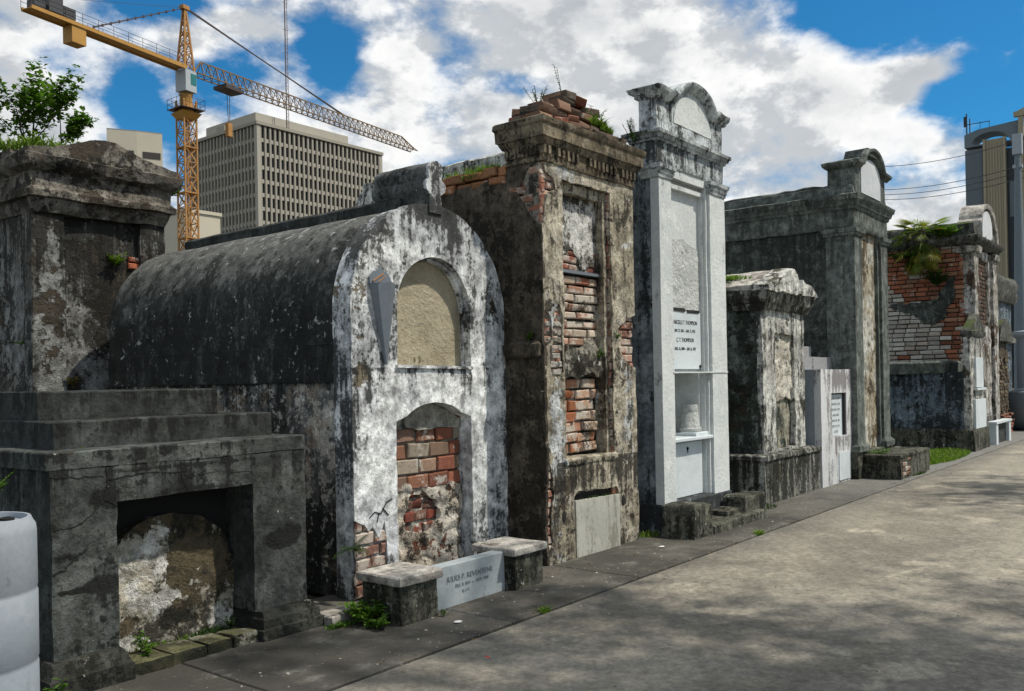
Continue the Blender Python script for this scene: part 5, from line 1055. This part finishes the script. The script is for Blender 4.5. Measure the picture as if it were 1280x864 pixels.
def annex_tomb():
    T = thing('annex_tomb', 'low blue grey tomb with slim white front against the red brick tomb', 'tomb', (20.7, 5, 0))
    b = MB(); b.loft(20.03, 21.5, 4.14, 8, [(.2, 0), (1.62, 0)], seg=.2, amp=.012, dz=.2); b.build('body', m_blue, T, T)
    b = MB(); b.loft(20.0, 21.5, 4.5, 8, [(1.60, .02), (1.82, .04), (1.86, 0)], seg=.2, amp=.008, chip=.02, dz=.1); b.build('coping', m_t6lt, T, T)
    b = MB(); b.loft(19.95, 21.45, 3.95, 8, [(0, .02), (.42, 0), (.45, -.02)], seg=.15, amp=.012, chip=.04, dz=.1); b.build('plinth', m_moss, T, T)
    b = MB(); b.loft(20.08, 21.35, 4.0, 4.15, [(.44, 0), (2.35, 0)], seg=.15, amp=.006, chip=.02, dz=.15); b.build('front_wall', m_t5, T, T)
    b = MB(); b.loft(20.08, 21.35, 4.0, 4.15, [(2.33, 0), (2.38, .03), (2.46, .04), (2.5, .0)], seg=.1, amp=.01, chip=.03, dz=.05); b.plate([(20.08, 2.48), (21.35, 2.48), (21.2, 2.62), (20.75, 2.82), (20.3, 2.62)], [], 3.98, 4.14, res=.1, amp=.012, nd=2); b.build('pediment', m_t9, T, T)
    b = MB(); b.plate(rect(20.4, 21.1, 1.30, 1.92), [], 3.965, 4.0, res=0, amp=.001); b.plate(rect(20.25, 21.25, .45, 1.05), [], 3.955, 4.0, res=0, amp=.001); b.build('marble_panel', m_marble, T, T)
    b = MB(); b.box(20.3, 21.2, 3.93, 4.0, 1.24, 1.285); b.build('shelf', m_marble, T, T)
    B = thing('marble_stand', 'small white and black marble stand on the ground by the annex tomb', 'marble stand', (22.8, 4.0, 0))
    b = MB()
    for x in (22.0, 23.5): b.box(x, x+.22, 3.9, 4.05, 0, .46)
    b.build('leg', m_marble, B, B)
    b = MB(); b.box(22.22, 23.5, 3.97, 4.03, .0, .46); b.build('back_panel', m_darkstep, B, B)
    b = MB(); b.box(21.95, 23.77, 3.88, 4.07, .462, .51); b.build('top_slab', m_marble, B, B)
annex_tomb()
def far_tombs():
    T = thing('end_tomb', 'flat roofed grey tomb at the right edge behind the far gabled pillar', 'tomb', (28, 6, 0))
    b = MB(); b.loft(26.6, 32, 5.2, 9, [(0, 0), (4.1, 0)], seg=.3, amp=.01, dz=.3); b.build('body', m_blue, T, T)
    b = MB(); b.loft(26.5, 32.1, 5.1, 9, [(3.72, 0), (3.9, .08), (4.3, .12), (4.45, .05), (4.5, -.1)], seg=.3, amp=.02, chip=.05, dz=.1); b.build('cornice', m_t9, T, T)
    b = MB(); b.loft(26.55, 32.0, 5.05, 5.3, [(2.5, 0), (2.6, .05), (2.75, .05), (2.8, 0)], seg=.3, amp=.01, dz=.1); b.build('band', m_t5, T, T)
    T = thing('gabled_tomb', 'narrow dark gabled tomb with crumbling bricks at the right edge', 'tomb', (26.6, 5, 0))
    b = MB(); b.loft(25.6, 27.2, 4.5, 5.2, [(0, 0), (2.45, 0)], seg=.15, amp=.02, chip=.05, dz=.15); b.build('body', stucco('brown_streaked_render', (.10, .085, .055), (.16, .14, .09), under=(.05, .035, .022), u=.55, m=.50, mcol=(.012, .012, .008), streak=.6, seed=44, bump=3), T, T)
    b = MB(); b.plate([(25.5, 2.4), (27.3, 2.4), (27.3, 2.6)]+arc(26.4, 2.6, .8, 0, 180, 10, .4)+[(25.5, 2.6)], [], 4.4, 5.2, res=.2, amp=.012, nd=2); b.build('arched_top', m_t9, T, T)
    b = MB(); b.bricks(25.7, 27.1, .3, 2.0, 4.485, bw=.2, bh=.08, th=.03, cols=[(.16, .12, .08), (.2, .17, .11), (.1, .08, .06)], miss=.25, wob=.012, dj=.02); b.build('bare_bricks', m_brickd, T, T)
    b = MB(); b.bricks(25.7, 27.1, .0, .5, 4.40, bw=.22, bh=.08, th=.1, cols=[(.25, .09, .06), (.3, .14, .1)], miss=.3, wob=.02, dj=.05); b.build('fallen_bricks', m_brick, T, T)
    T = thing('column_monument', 'pale blue grey column on a swollen round base at the right edge', 'monument', (28.2, 4.3, 0))
    b = MB(); b.lathe((28.2, 4.1, 0), [(.35, 0), (.55, .05), (.72, .25), (.78, .5), (.78, .85), (.66, 1.05), (.45, 1.1)], 28); b.build('base', m_zinc, T, T)
    b = MB(); b.lathe((28.2, 4.1, 0), [(.45, 1.1), (.36, 1.16), (.36, 2.5), (.42, 2.55), (.5, 2.6), (.5, 2.7), (.2, 2.74)], 28); b.build('shaft', plain('grey_enamel', (.36, .42, .48), .4, .12, 3), T, T)
far_tombs()

# ================================================================== skyline
def tower_block():
    T = thing('office_tower', 'beige concrete office tower with rows of narrow dark windows behind the crane', 'building', (153.9, 211.9, 0))
    cx, cy = 153.9, 211.9; L1 = 48.0; L2 = 34.0; H = 76.3; fl = 3.9; n1 = 27; n2 = 19
    con = plain('beige_concrete', (.29, .27, .22), .85, .12, .3, bump=.1); con2 = plain('pale_concrete', (.35, .33, .275), .85, .1, .3, bump=.1); gl = plain('dark_window_glass', (.018, .02, .022), .25, .1, 2, spec=.5, bump=0)
    b = MB(); b.box(cx+.9, cx+L1, cy+.9, cy+L2-.1, 0, H-.2); b.build('core', plain('brown_wall', (.10, .09, .075), .8), T, T)
    b = MB(); p1 = (L1-2.4)/n1; p2 = (L2-2.4)/n2; nf = int(H/fl)
    for i in range(n1+1): b.box(cx+1.2+i*p1-.30, cx+1.2+i*p1+.30, cy, cy+.95, 0, H-1.0)
    for i in range(n2+1): b.box(cx, cx+.95, cy+1.2+i*p2-.30, cy+1.2+i*p2+.30, 0, H-1.0)
    b.build('fins', con, T, T, smooth=0)
    b = MB()
    for k in range(nf):
        z = H-1.0-(k+1)*fl; b.box(cx+.1, cx+L1, cy+.30, cy+.96, z-.55, z+.55); b.box(cx+.30, cx+.96, cy+.97, cy+L2, z-.55, z+.55)
    b.build('floor_bands', con2, T, T, smooth=0)
    b = MB(); b.box(cx-.05, cx+1.05, cy-.05, cy+1.05, 0, H-.9); b.box(cx+L1-1, cx+L1+.05, cy-.05, cy+1.0, 0, H-.9); b.box(cx-.05, cx+1, cy+L2-1, cy+L2+.05, 0, H-.9); b.build('corner_pier', con2, T, T, smooth=0)
    b = MB(); b.box(cx-.35, cx+L1+.35, cy-.35, cy+L2+.35, H-.8, H+.1); b.build('parapet', con, T, T, smooth=0)
    b = MB(); b.box(cx+4, cx+L1-9, cy+6, cy+L2-3, H, H+4.6); b.build('roof_plant_room', con2, T, T, smooth=0)
    b = MB(); b.box(cx+1, cx+4, cy+17, cy+21, H, H+2.2); b.build('roof_unit', con, T, T, smooth=0)
    # windows: 100 nearest the top corner one by one, the rest as one part
    cells = []
    for k in range(nf):
        z = H-1.0-(k+1)*fl
        for i in range(n1): cells.append((k*1.2+i*.45, 'y', cx+1.2+(i+.5)*p1, z))
        for i in range(n2): cells.append((k*1.2+i*.45, 'x', cy+1.2+(i+.5)*p2, z))
    cells.sort(); rest = MB()
    for q, (_, ax, a, z) in enumerate(cells):
        m = MB() if q < 100 else rest; w = (p1 if ax == 'y' else p2)/2-.27
        if ax == 'y': m.box(a-w, a+w, cy+.62, cy+.895, z+.5, z+fl-.5)
        else: m.box(cx+.62, cx+.895, a-w, a+w, z+.5, z+fl-.5)
        if q < 100: m.build('window', gl, T, T, smooth=0)
    o = rest.build('windows', gl, T, T, smooth=0); o['kind'] = 'stuff'
    A = thing('radio_mast', 'thin lattice radio mast standing on the office tower roof', 'mast', (166.5, 214.5, H+.1))
    b = MB(); bx, by = 166.5, 214.5
    for dx, dy in ((-.35, -.3), (.35, -.3), (0, .4)): b.bar((bx+dx, by+dy, H), (bx+dx, by+dy, H+58), .09)
    k = 0
    while k < 58:
        b.bar((bx-.35, by-.3, H+k), (bx+.35, by-.3, H+k+1), .05); b.bar((bx+.35, by-.3, H+k+1), (bx, by+.4, H+k+2), .05); k += 2
    for z in (30, 38, 45): b.bar((bx-.9, by, H+z), (bx+.9, by, H+z), .08)
    b.build('lattice', plain('mast_paint', (.16, .11, .10), .7), A, A, smooth=0)
tower_block()

def crane():
    T = thing('tower_crane', 'yellow tower crane with long lattice jib above the vaulted tomb', 'crane', (50.2, 80.6, 0))
    ye = plain('crane_yellow', (.40, .21, .04), .6, .25, .8, bump=.1); dk = plain('crane_dark_steel', (.055, .04, .035), .6, .2, 2, bump=.1); og = plain('crane_rust_orange', (.36, .18, .05), .7, .35, 1.5, bump=.1)
    mx, my = 50.2, 80.6
    jd = Vector((90.5-mx, 88.6-my, 0)); 
    tip = Vector((91.0, 89.0, 0)); jd = Vector((tip.x-mx, tip.y-my, 0)).normalized()
    ang = math.atan2(jd.y, jd.x); sd_ = Vector((-jd.y, jd.x, 0)); O = Vector((mx, my, 0))
    def P(a, s, z): return O+jd*a+sd_*s+Vector((0, 0, z))
    w = .68
    b = MB(); zt = 30.2; seg = 1.5
    cs = [(-w, -w), (w, -w), (w, w), (-w, w)]
    for a, s in cs: b.bar((mx+a, my+s, 0), (mx+a, my+s, zt), .10)
    z = 0; k = 0
    while z < zt-.5:
        z2 = min(z+seg, zt)
        for i in range(4):
            a, c = cs[i], cs[(i+1) % 4]
            b.bar((mx+a[0], my+a[1], z), (mx+c[0], my+c[1], z), .06)
            if k % 2: a, c = c, a
            b.bar((mx+a[0], my+a[1], z), (mx+c[0], my+c[1], z2), .055)
            b.bar((mx+c[0], my+c[1], z), (mx+a[0], my+a[1], z2), .055)
        if k % 3 == 2:
            b.box(mx-w-.1, mx+w+.1, my-w-.1, my+w+.1, z-.1, z+.02)
        z = z2; k += 1
    b.bar((mx, my, 0), (mx, my, zt), .10)
    b.build('mast', og, T, T, smooth=0)
    b = MB(); 
    b.add([(mx-0.68, my-0.68, 28.3), (mx+0.68, my-0.68, 28.3), (mx+0.68, my+0.68, 28.3), (mx-0.68, my+0.68, 28.3), (mx-1.09, my-1.09, 28.9), (mx+1.09, my-1.09, 28.9), (mx+1.09, my+1.09, 28.9), (mx-1.09, my+1.09, 28.9)], [(3, 2, 1, 0), (4, 5, 6, 7), (0, 1, 5, 4), (1, 2, 6, 5), (2, 3, 7, 6), (3, 0, 4, 7)])
    b.lathe((mx, my, 0), [(.8, 28.9), (.8, 29.5), (.62, 29.6), (.6, 30.6), (.7, 30.8)], 20); b.build('slewing_ring', ye, T, T)
    b = MB(); b.box(mx-1.29, mx+1.29, my-1.29, my+1.29, 29.2, 29.28)
    for zz in (29.75, 30.25):
        for (a, c) in (((-1.29, -1.29), (1.29, -1.29)), ((1.29, -1.29), (1.29, 1.29)), ((1.29, 1.29), (-1.29, 1.29)), ((-1.29, 1.29), (-1.29, -1.29))): b.bar((mx+a[0], my+a[1], zz), (mx+c[0], my+c[1], zz), .022)
    for a in (-1.29, -.43, .43, 1.29):
        for c in (-1.29, 1.29): b.bar((mx+a, my+c, 29.2), (mx+a, my+c, 30.25), .022); b.bar((mx+c, my+a, 29.2), (mx+c, my+a, 30.25), .022)
    b.build('walkway', dk, T, T, smooth=0)
    b = MB(); M = Matrix.Translation((mx, my, 0)) @ Matrix.Rotation(ang, 4, 'Z'); b.box(-.75, .65, -.8, .6, 31.0, 33.1, M=M); c = b.build('cab', plain('cab_grey', (.36, .40, .42), .5, .1, 1), T, T, smooth=0)
    b = MB(); b.box(-.1, .6, -.83, -.802, 31.7, 32.8, M=M); b.box(.652, .68, -.6, .45, 31.7, 32.8, M=M); b.build('window', plain('teal_glass', (.02, .16, .16), .3, .1), c, T, smooth=0)
    # tower head
    b = MB(); zb, ztop = 33.2, 39.4
    for a, s in ((-.62, -.55), (.62, -.55), (.62, .55), (-.62, .55)): b.bar(P(a, s, zb), P(a*.12, s*.2, ztop), .11)
    for i in range(6):
        t0 = i/6; t1 = (i+1)/6
        def C(q, t): return P(q[0]*(1-.88*t), q[1]*(1-.8*t), zb+(ztop-zb)*t)
        qs = ((-.62, -.55), (.62, -.55), (.62, .55), (-.62, .55))
        for j in range(4): b.bar(C(qs[j], t0), C(qs[(j+1) % 4], t1), .045); b.bar(C(qs[(j+1) % 4], t0), C(qs[j], t1), .045); b.bar(C(qs[j], t1), C(qs[(j+1) % 4], t1), .04)
    b.box(-.4, .4, -.3, .3, 39.3, 39.7, M=M); b.build('tower_head', og, T, T, smooth=0)
    # jib: triangular lattice
    L = (tip-O).length; 
    b = MB(); n = 40; zj = 33.2; sl = lambda a: zj+.028*a
    dkj = MB()
    for k in range(n):
        a0 = 1+(L-1)*k/n; a1 = 1+(L-1)*(k+1)/n; hh = 1.45 if k < n-3 else 1.45-(k-n+3)*.35; h1 = 1.45 if k+1 < n-3 else 1.45-(k+1-n+3)*.35
        hh = 0.1 if k == 0 else hh
        bl, br_, tp = P(a0, -.6, sl(a0)), P(a0, .6, sl(a0)), P(a0, 0, sl(a0)+hh); bl1, br1, tp1 = P(a1, -.6, sl(a1)), P(a1, .6, sl(a1)), P(a1, 0, sl(a1)+max(h1, .2))
        b.bar(bl, bl1, .08); b.bar(br_, br1, .08); b.bar(tp, tp1, .085); b.bar(bl, br_, .035); b.bar(bl, tp, .04); b.bar(br_, tp, .04)
        am = (a0+a1)/2; tm = P(am, 0, sl(am)+(hh+max(h1, .2))/2)
        b.bar(tp, bl1, .045); b.bar(tp, br1, .045); b.bar(bl, br1, .03)
    b.build('jib', plain('jib_brown_steel', (.17, .11, .05), .6, .25, .8), T, T, smooth=0)
    # counter jib
    LC = 17.0
    b = MB(); zc = 33.4; sc_ = lambda a: zc+.0*a
    for s in (-.6, .6):
        b.add([P(-.5, s-.1, zc-.25), P(-.5, s+.1, zc-.25), P(-LC, s+.1, zc-.22), P(-LC, s-.1, zc-.22), P(-.5, s-.1, zc+.15), P(-.5, s+.1, zc+.15), P(-LC, s+.1, zc+.08), P(-LC, s-.1, zc+.08)], [(0, 1, 2, 3), (7, 6, 5, 4), (0, 4, 5, 1), (1, 5, 6, 2), (2, 6, 7, 3), (3, 7, 4, 0)])
    b.box(-LC, -.5, -.55, .55, zc-.15, zc-.08, M=M); b.build('counter_jib', ye, T, T, smooth=0)
    b = MB()
    for s in (-.7, .7):
        for zz in (.6, 1.0): b.bar(P(-1, s, zc+zz), P(-LC, s, zc+zz), .022)
        for k in range(11): a = -1-(LC-1)*k/10; b.bar(P(a, s, zc), P(a, s, zc+1.0), .022)
    b.bar(P(-LC, -.7, zc+1.0), P(-LC, .7, zc+1.0), .022); b.build('railing', dk, T, T, smooth=0)
    b = MB(); b.box(-LC+3.8, -LC+5.2, -.6, .6, zc-1.7, zc-.2, M=M); b.build('counterweight', ye, T, T, smooth=0)
    b = MB(); b.box(-LC+1.6, -LC+2.9, -.7, .7, zc+.2, zc+1.9, M=M); b.box(-LC+3.0, -LC+4.2, -.6, .6, zc+.2, zc+1.1, M=M); b.box(-LC+.4, -LC+1.4, -.5, .5, zc+.2, zc+.8, M=M); b.build('winch', plain('winch_grey', (.05, .05, .055), .5), T, T, smooth=0)
    b = MB(); top = P(0, 0, 39.5)
    b.bar(top, P(-LC+6, -.8, zc+.3), .05); b.bar(top, P(-LC+6, .8, zc+.3), .05)
    for k in range(12):
        q = top.lerp(P(-LC+6, 0, zc+.3), (k+.5)/12); b.bar(q+Vector((0, 0, -.12)), q+Vector((0, 0, .12)), .10)
    b.bar(top, P(-LC+2.2, 0, zc+1.6), .02)
    b.bar(top, P(L*.62, 0, sl(L*.62)+1.45), .075); b.bar(top+Vector((0, 0, .15)), P(L*.60, 0, sl(L*.60)+1.45), .05); b.build('tie_bar', dk, T, T, smooth=0)
    b = MB(); b.box(4.6, 7.2, -.9, .9, zj-.45, zj-.1, M=M); t = b.build('trolley', dk, T, T, smooth=0)
    b = MB(); b.bar(P(5.8, -.2, zj-.3), P(5.8, -.05, 24.2), .035); b.bar(P(5.8, .2, zj-.3), P(5.8, .05, 29.3), .035); b.build('hoist_rope', dk, T, T, smooth=0)
    b = MB(); b.box(5.5, 6.1, -.22, .22, 28.0, 29.4, M=M); b.build('hook_block', og, T, T, smooth=0)
crane()

def city():
    # small pale stair tower
    T = thing('stair_tower', 'small pale concrete tower with slot windows rising behind the pediment tomb', 'building', (58.4, 104.8, 0))
    cr3 = plain('cream_concrete', (.50, .46, .36), .8, .08, .4, bump=.1)
    c = Vector((58.4, 104.8, 0)); a = Vector((55.9-58.4, 106.2-104.8, 0)).normalized()*3.4; r = Vector((.93, -.36, 0))*3.0; H = 33.4
    b = MB(); q = [c, c+r, c+r+a, c+a]; b.add([tuple(v) for v in q]+[(v.x, v.y, H) for v in q], [(0, 1, 5, 4), (1, 2, 6, 5), (2, 3, 7, 6), (3, 0, 4, 7), (4, 5, 6, 7)]); b.build('wall', cr3, T, T, smooth=0)
    nrm = Vector((-.36, -.93, 0)); na = Vector((a.y, -a.x, 0)).normalized(); na = -na if na.dot(c) > 0 else na
    gm = plain('slot_dark', (.04, .035, .03), .6)
    def slot(p0, d, n_, t0, t1, z0, z1):
        b = MB(); v = [p0+d*t0+n_*.05, p0+d*t1+n_*.05]; b.add([(v[0].x, v[0].y, z0), (v[1].x, v[1].y, z0), (v[1].x, v[1].y, z1), (v[0].x, v[0].y, z1)]+[(w.x, w.y, zz) for w, zz in ((v[0]-n_*.3, z0), (v[1]-n_*.3, z0), (v[1]-n_*.3, z1), (v[0]-n_*.3, z1))], [(0, 1, 2, 3), (7, 6, 5, 4), (0, 4, 5, 1), (1, 5, 6, 2), (2, 6, 7, 3), (3, 7, 4, 0)]); b.build('window', gm, T, T, smooth=0)
    slot(c, r, nrm, .22, .92, 30.2, 31.0); slot(c, a, na, .1, .42, 30.3, 31.0)
    b = MB(); b.add([(v.x, v.y, H) for v in q]+[(v.x, v.y, H+.15) for v in q], [(0, 1, 5, 4), (1, 2, 6, 5), (2, 3, 7, 6), (3, 0, 4, 7), (4, 5, 6, 7)]); b.build('parapet', plain('grey_coping', (.25, .24, .22), .8), T, T, smooth=0)
    T = thing('low_building', 'pale cream low building seen beside the crane mast', 'building', (78, 121, 0))
    b = MB(); b.box(73.5, 79.5, 119, 130, 0, 27.5); b.build('wall', cr3, T, T, smooth=0)
    b = MB(); b.box(73.3, 79.7, 118.8, 130, 27.5, 28.0); b.build('parapet', cr3, T, T, smooth=0)
    WIRES = (((76.8, 22.5, 18.8), (63.4, 8.6, 16.2), 'topmost thin overhead wire crossing in front of the fluted tower'), ((76.8, 22.5, 16.9), (63.4, 8.6, 14.6), 'second overhead wire from the top, running to the right edge'), ((76.8, 22.5, 16.5), (63.4, 8.6, 14.2), 'third overhead wire from the top, running to the right edge'), ((76.8, 22.5, 16.1), (63.4, 8.6, 13.8), 'lowest overhead wire running to the right edge'))
    # banded tower at the right
    T = thing('fluted_tower', 'dark blue grey tower with tall beige fluted panels at the right edge', 'building', (108, 19, 0))
    dk = plain('blue_grey_cladding', (.10, .125, .14), .5, .1, .5, bump=0); be = plain('beige_fluting', (.32, .28, .19), .7, .08, .8); dd = plain('dark_recess', (.015, .022, .028), .4); lb = plain('light_cladding', (.12, .155, .175), .5)
    X = 107.8
    b = MB(); b.box(X+.6, X+16, 8.0, 21.55, 0, 25.6); b.build('core', dd, T, T, smooth=0)
    b = MB(); b.box(X+.2, X+16, 20.0, 21.7, 0, 25.9); b.build('side_panel', dk, T, T, smooth=0)
    for y0, y1 in ((17.75, 19.9), (12.6, 16.3), (8.4, 11.6)):
        b = MB(); b.box(X+.1, X+.7, y0, y1, 0, 26.7 if y0 > 17 else 26.5); k = y0+.12
        for e in (y0, y1-.22): b.box(X-.12, X+.1, e, e+.22, 0, 26.75)
        while k < y1-.3: b.box(X+.02, X+.1, k+.15, k+.28, 0, 26.6); k += .27
        b.build('fluted_panel', be, T, T, smooth=0)
    b = MB(); b.box(X+.55, X+.62, 16.5, 17.5, 18.2, 22.0); b.build('window', lb, T, T, smooth=0)
    b = MB(); vs = [(21.7, 25.9)]+[(19.2+2.5*math.cos(R(t)), 26.3+1.4*math.sin(R(t))) for t in range(0, 181, 15)]+[(16.4, 25.9)]
    b.plate([(y, z) for y, z in [(16.4, 26.2), (21.75, 26.2), (21.75, 27.6), (20.4, 28.0), (16.4, 28.3)]], [[(19.2+1.9*math.cos(R(t)), 26.35+1.2*math.sin(R(t))) for t in range(0, 181, 15)]], X+.2, X+3, plane='x', res=0, amp=0); b.build('arched_roof', lb, T, T, smooth=0)
    b = MB()
    for y, z0, z1, w_ in ((21.5, 27.6, 30.0, .12), (21.2, 27.6, 29.4, .1), (21.6, 28.6, 29.7, .25), (19.3, 28.0, 28.9, .05), (20.2, 28.0, 28.9, .05)): b.box(X+.5, X+.5+w_, y, y+w_, z0, z1)
    b.bar((X+.6, 21.6, 28.8), (X+.6, 19.3, 28.8), .05); b.build('roof_antenna', dd, T, T, smooth=0)
    b = MB(); b.box(X-.2, X+.2, 16.0, 16.5, 26.4, 29.0); b.box(X-.3, X+.3, 12, 16.9, 28.6, 29.1); b.box(X-.2, X+.2, 12, 12.6, 26.4, 30); b.bar((X, 16.8, 29.0), (X, 12, 31), .12); b.bar((X, 16.2, 28.6), (X, 12, 26.8), .12); b.build('roof_frame', be, T, T, smooth=0)
    S = thing('street_lamp', 'pale metal lamp post with tapering shaft in front of the fluted tower', 'lamp post', (60, 9.2, 0))
    b = MB(); b.tube([(60, 9.25, 0), (60, 9.25, 14.4)], [.42, .16], 12); b.build('pole', lb, S, S)
    b = MB(); b.box(59.85, 60.15, 9.0, 9.5, 13.6, 13.8); b.box(59.8, 60.2, 9.0, 9.5, 14.4, 15.6); b.build('lamp_head', plain('lamp_grey', (.3, .34, .37), .5), S, S)
    # overhead wires
    wm = plain('wire_black', (.02, .02, .022), .6)
    for (A, B_, lb_) in WIRES:
        A = Vector(A); B_ = Vector(B_); b = MB(); pts = []
        for k in range(25): t = k/24; p = A.lerp(B_, t); p.z -= .5*4*t*(1-t); pts.append(p)
        b.tube(pts, .022, 4); tag(b.build('overhead_wire', wm, loc=tuple(A), smooth=0), lb_, 'wire', 'overhead wires at the right')
city()

# shade trees across the lane, out of the frame: they throw the dappled light
def shade_tree(bx, by, cx, cy, cz, rx, ry, rz, n, seed, label):
    T = thing('shade_tree', label, 'tree', (bx, by, 0), 'trees across the lane')
    r2 = random.Random(seed); tr = MB(); lf = MB(); base = Vector((bx, by, 0)); cl = []; cc = Vector((cx, cy, cz))
    fork = base+Vector((.1, .3, cz*.5)); tr.tube([base, base+Vector((.1, .1, 2)), fork], [.38, .28, .24], 12)
    for k in range(26):
        e = cc+Vector((r2.gauss(0, .5)*rx, r2.gauss(0, .5)*ry, r2.uniform(-.8, 1)*rz)); p = fork+Vector((0, 0, r2.uniform(-.5, .8))); pts = [p]
        for i in range(1, 7):
            q = p.lerp(e, i/6)+rv(r2)*.25; q.z += math.sin(i/6*3.14)*.5; pts.append(q)
            if i > 2: cl.append(q)
        tr.tube(pts, [.11-.016*i for i in range(7)], 6)
    for i in range(n):
        c = r2.choice(cl)+rv(r2)*r2.uniform(.05, .75)**1.0; f = r2.uniform(.6, 1.4); leafq(lf, c, rv(r2), Vector((0, 0, 1)), r2.uniform(.13, .22), .12, .1, (f, f, f))
    tr.build('trunk', m_bark, T, T); lf.build('crown', m_leafd, T, T, smooth=0)
shade_tree(7.5, -5.2, 7.2, -1.8, 8.6, 3.6, 2.6, 1.1, 3300, 11, 'large spreading tree across the lane opposite the vaulted tomb')
shade_tree(17, -6, 17, -3.6, 7.6, 3.0, 2.4, 1.2, 4600, 12, 'spreading tree across the lane opposite the large grey tomb')
shade_tree(27, -6, 26, -3.6, 8, 3.4, 2.4, 1.2, 6000, 13, 'spreading tree across the lane opposite the far brick tomb')
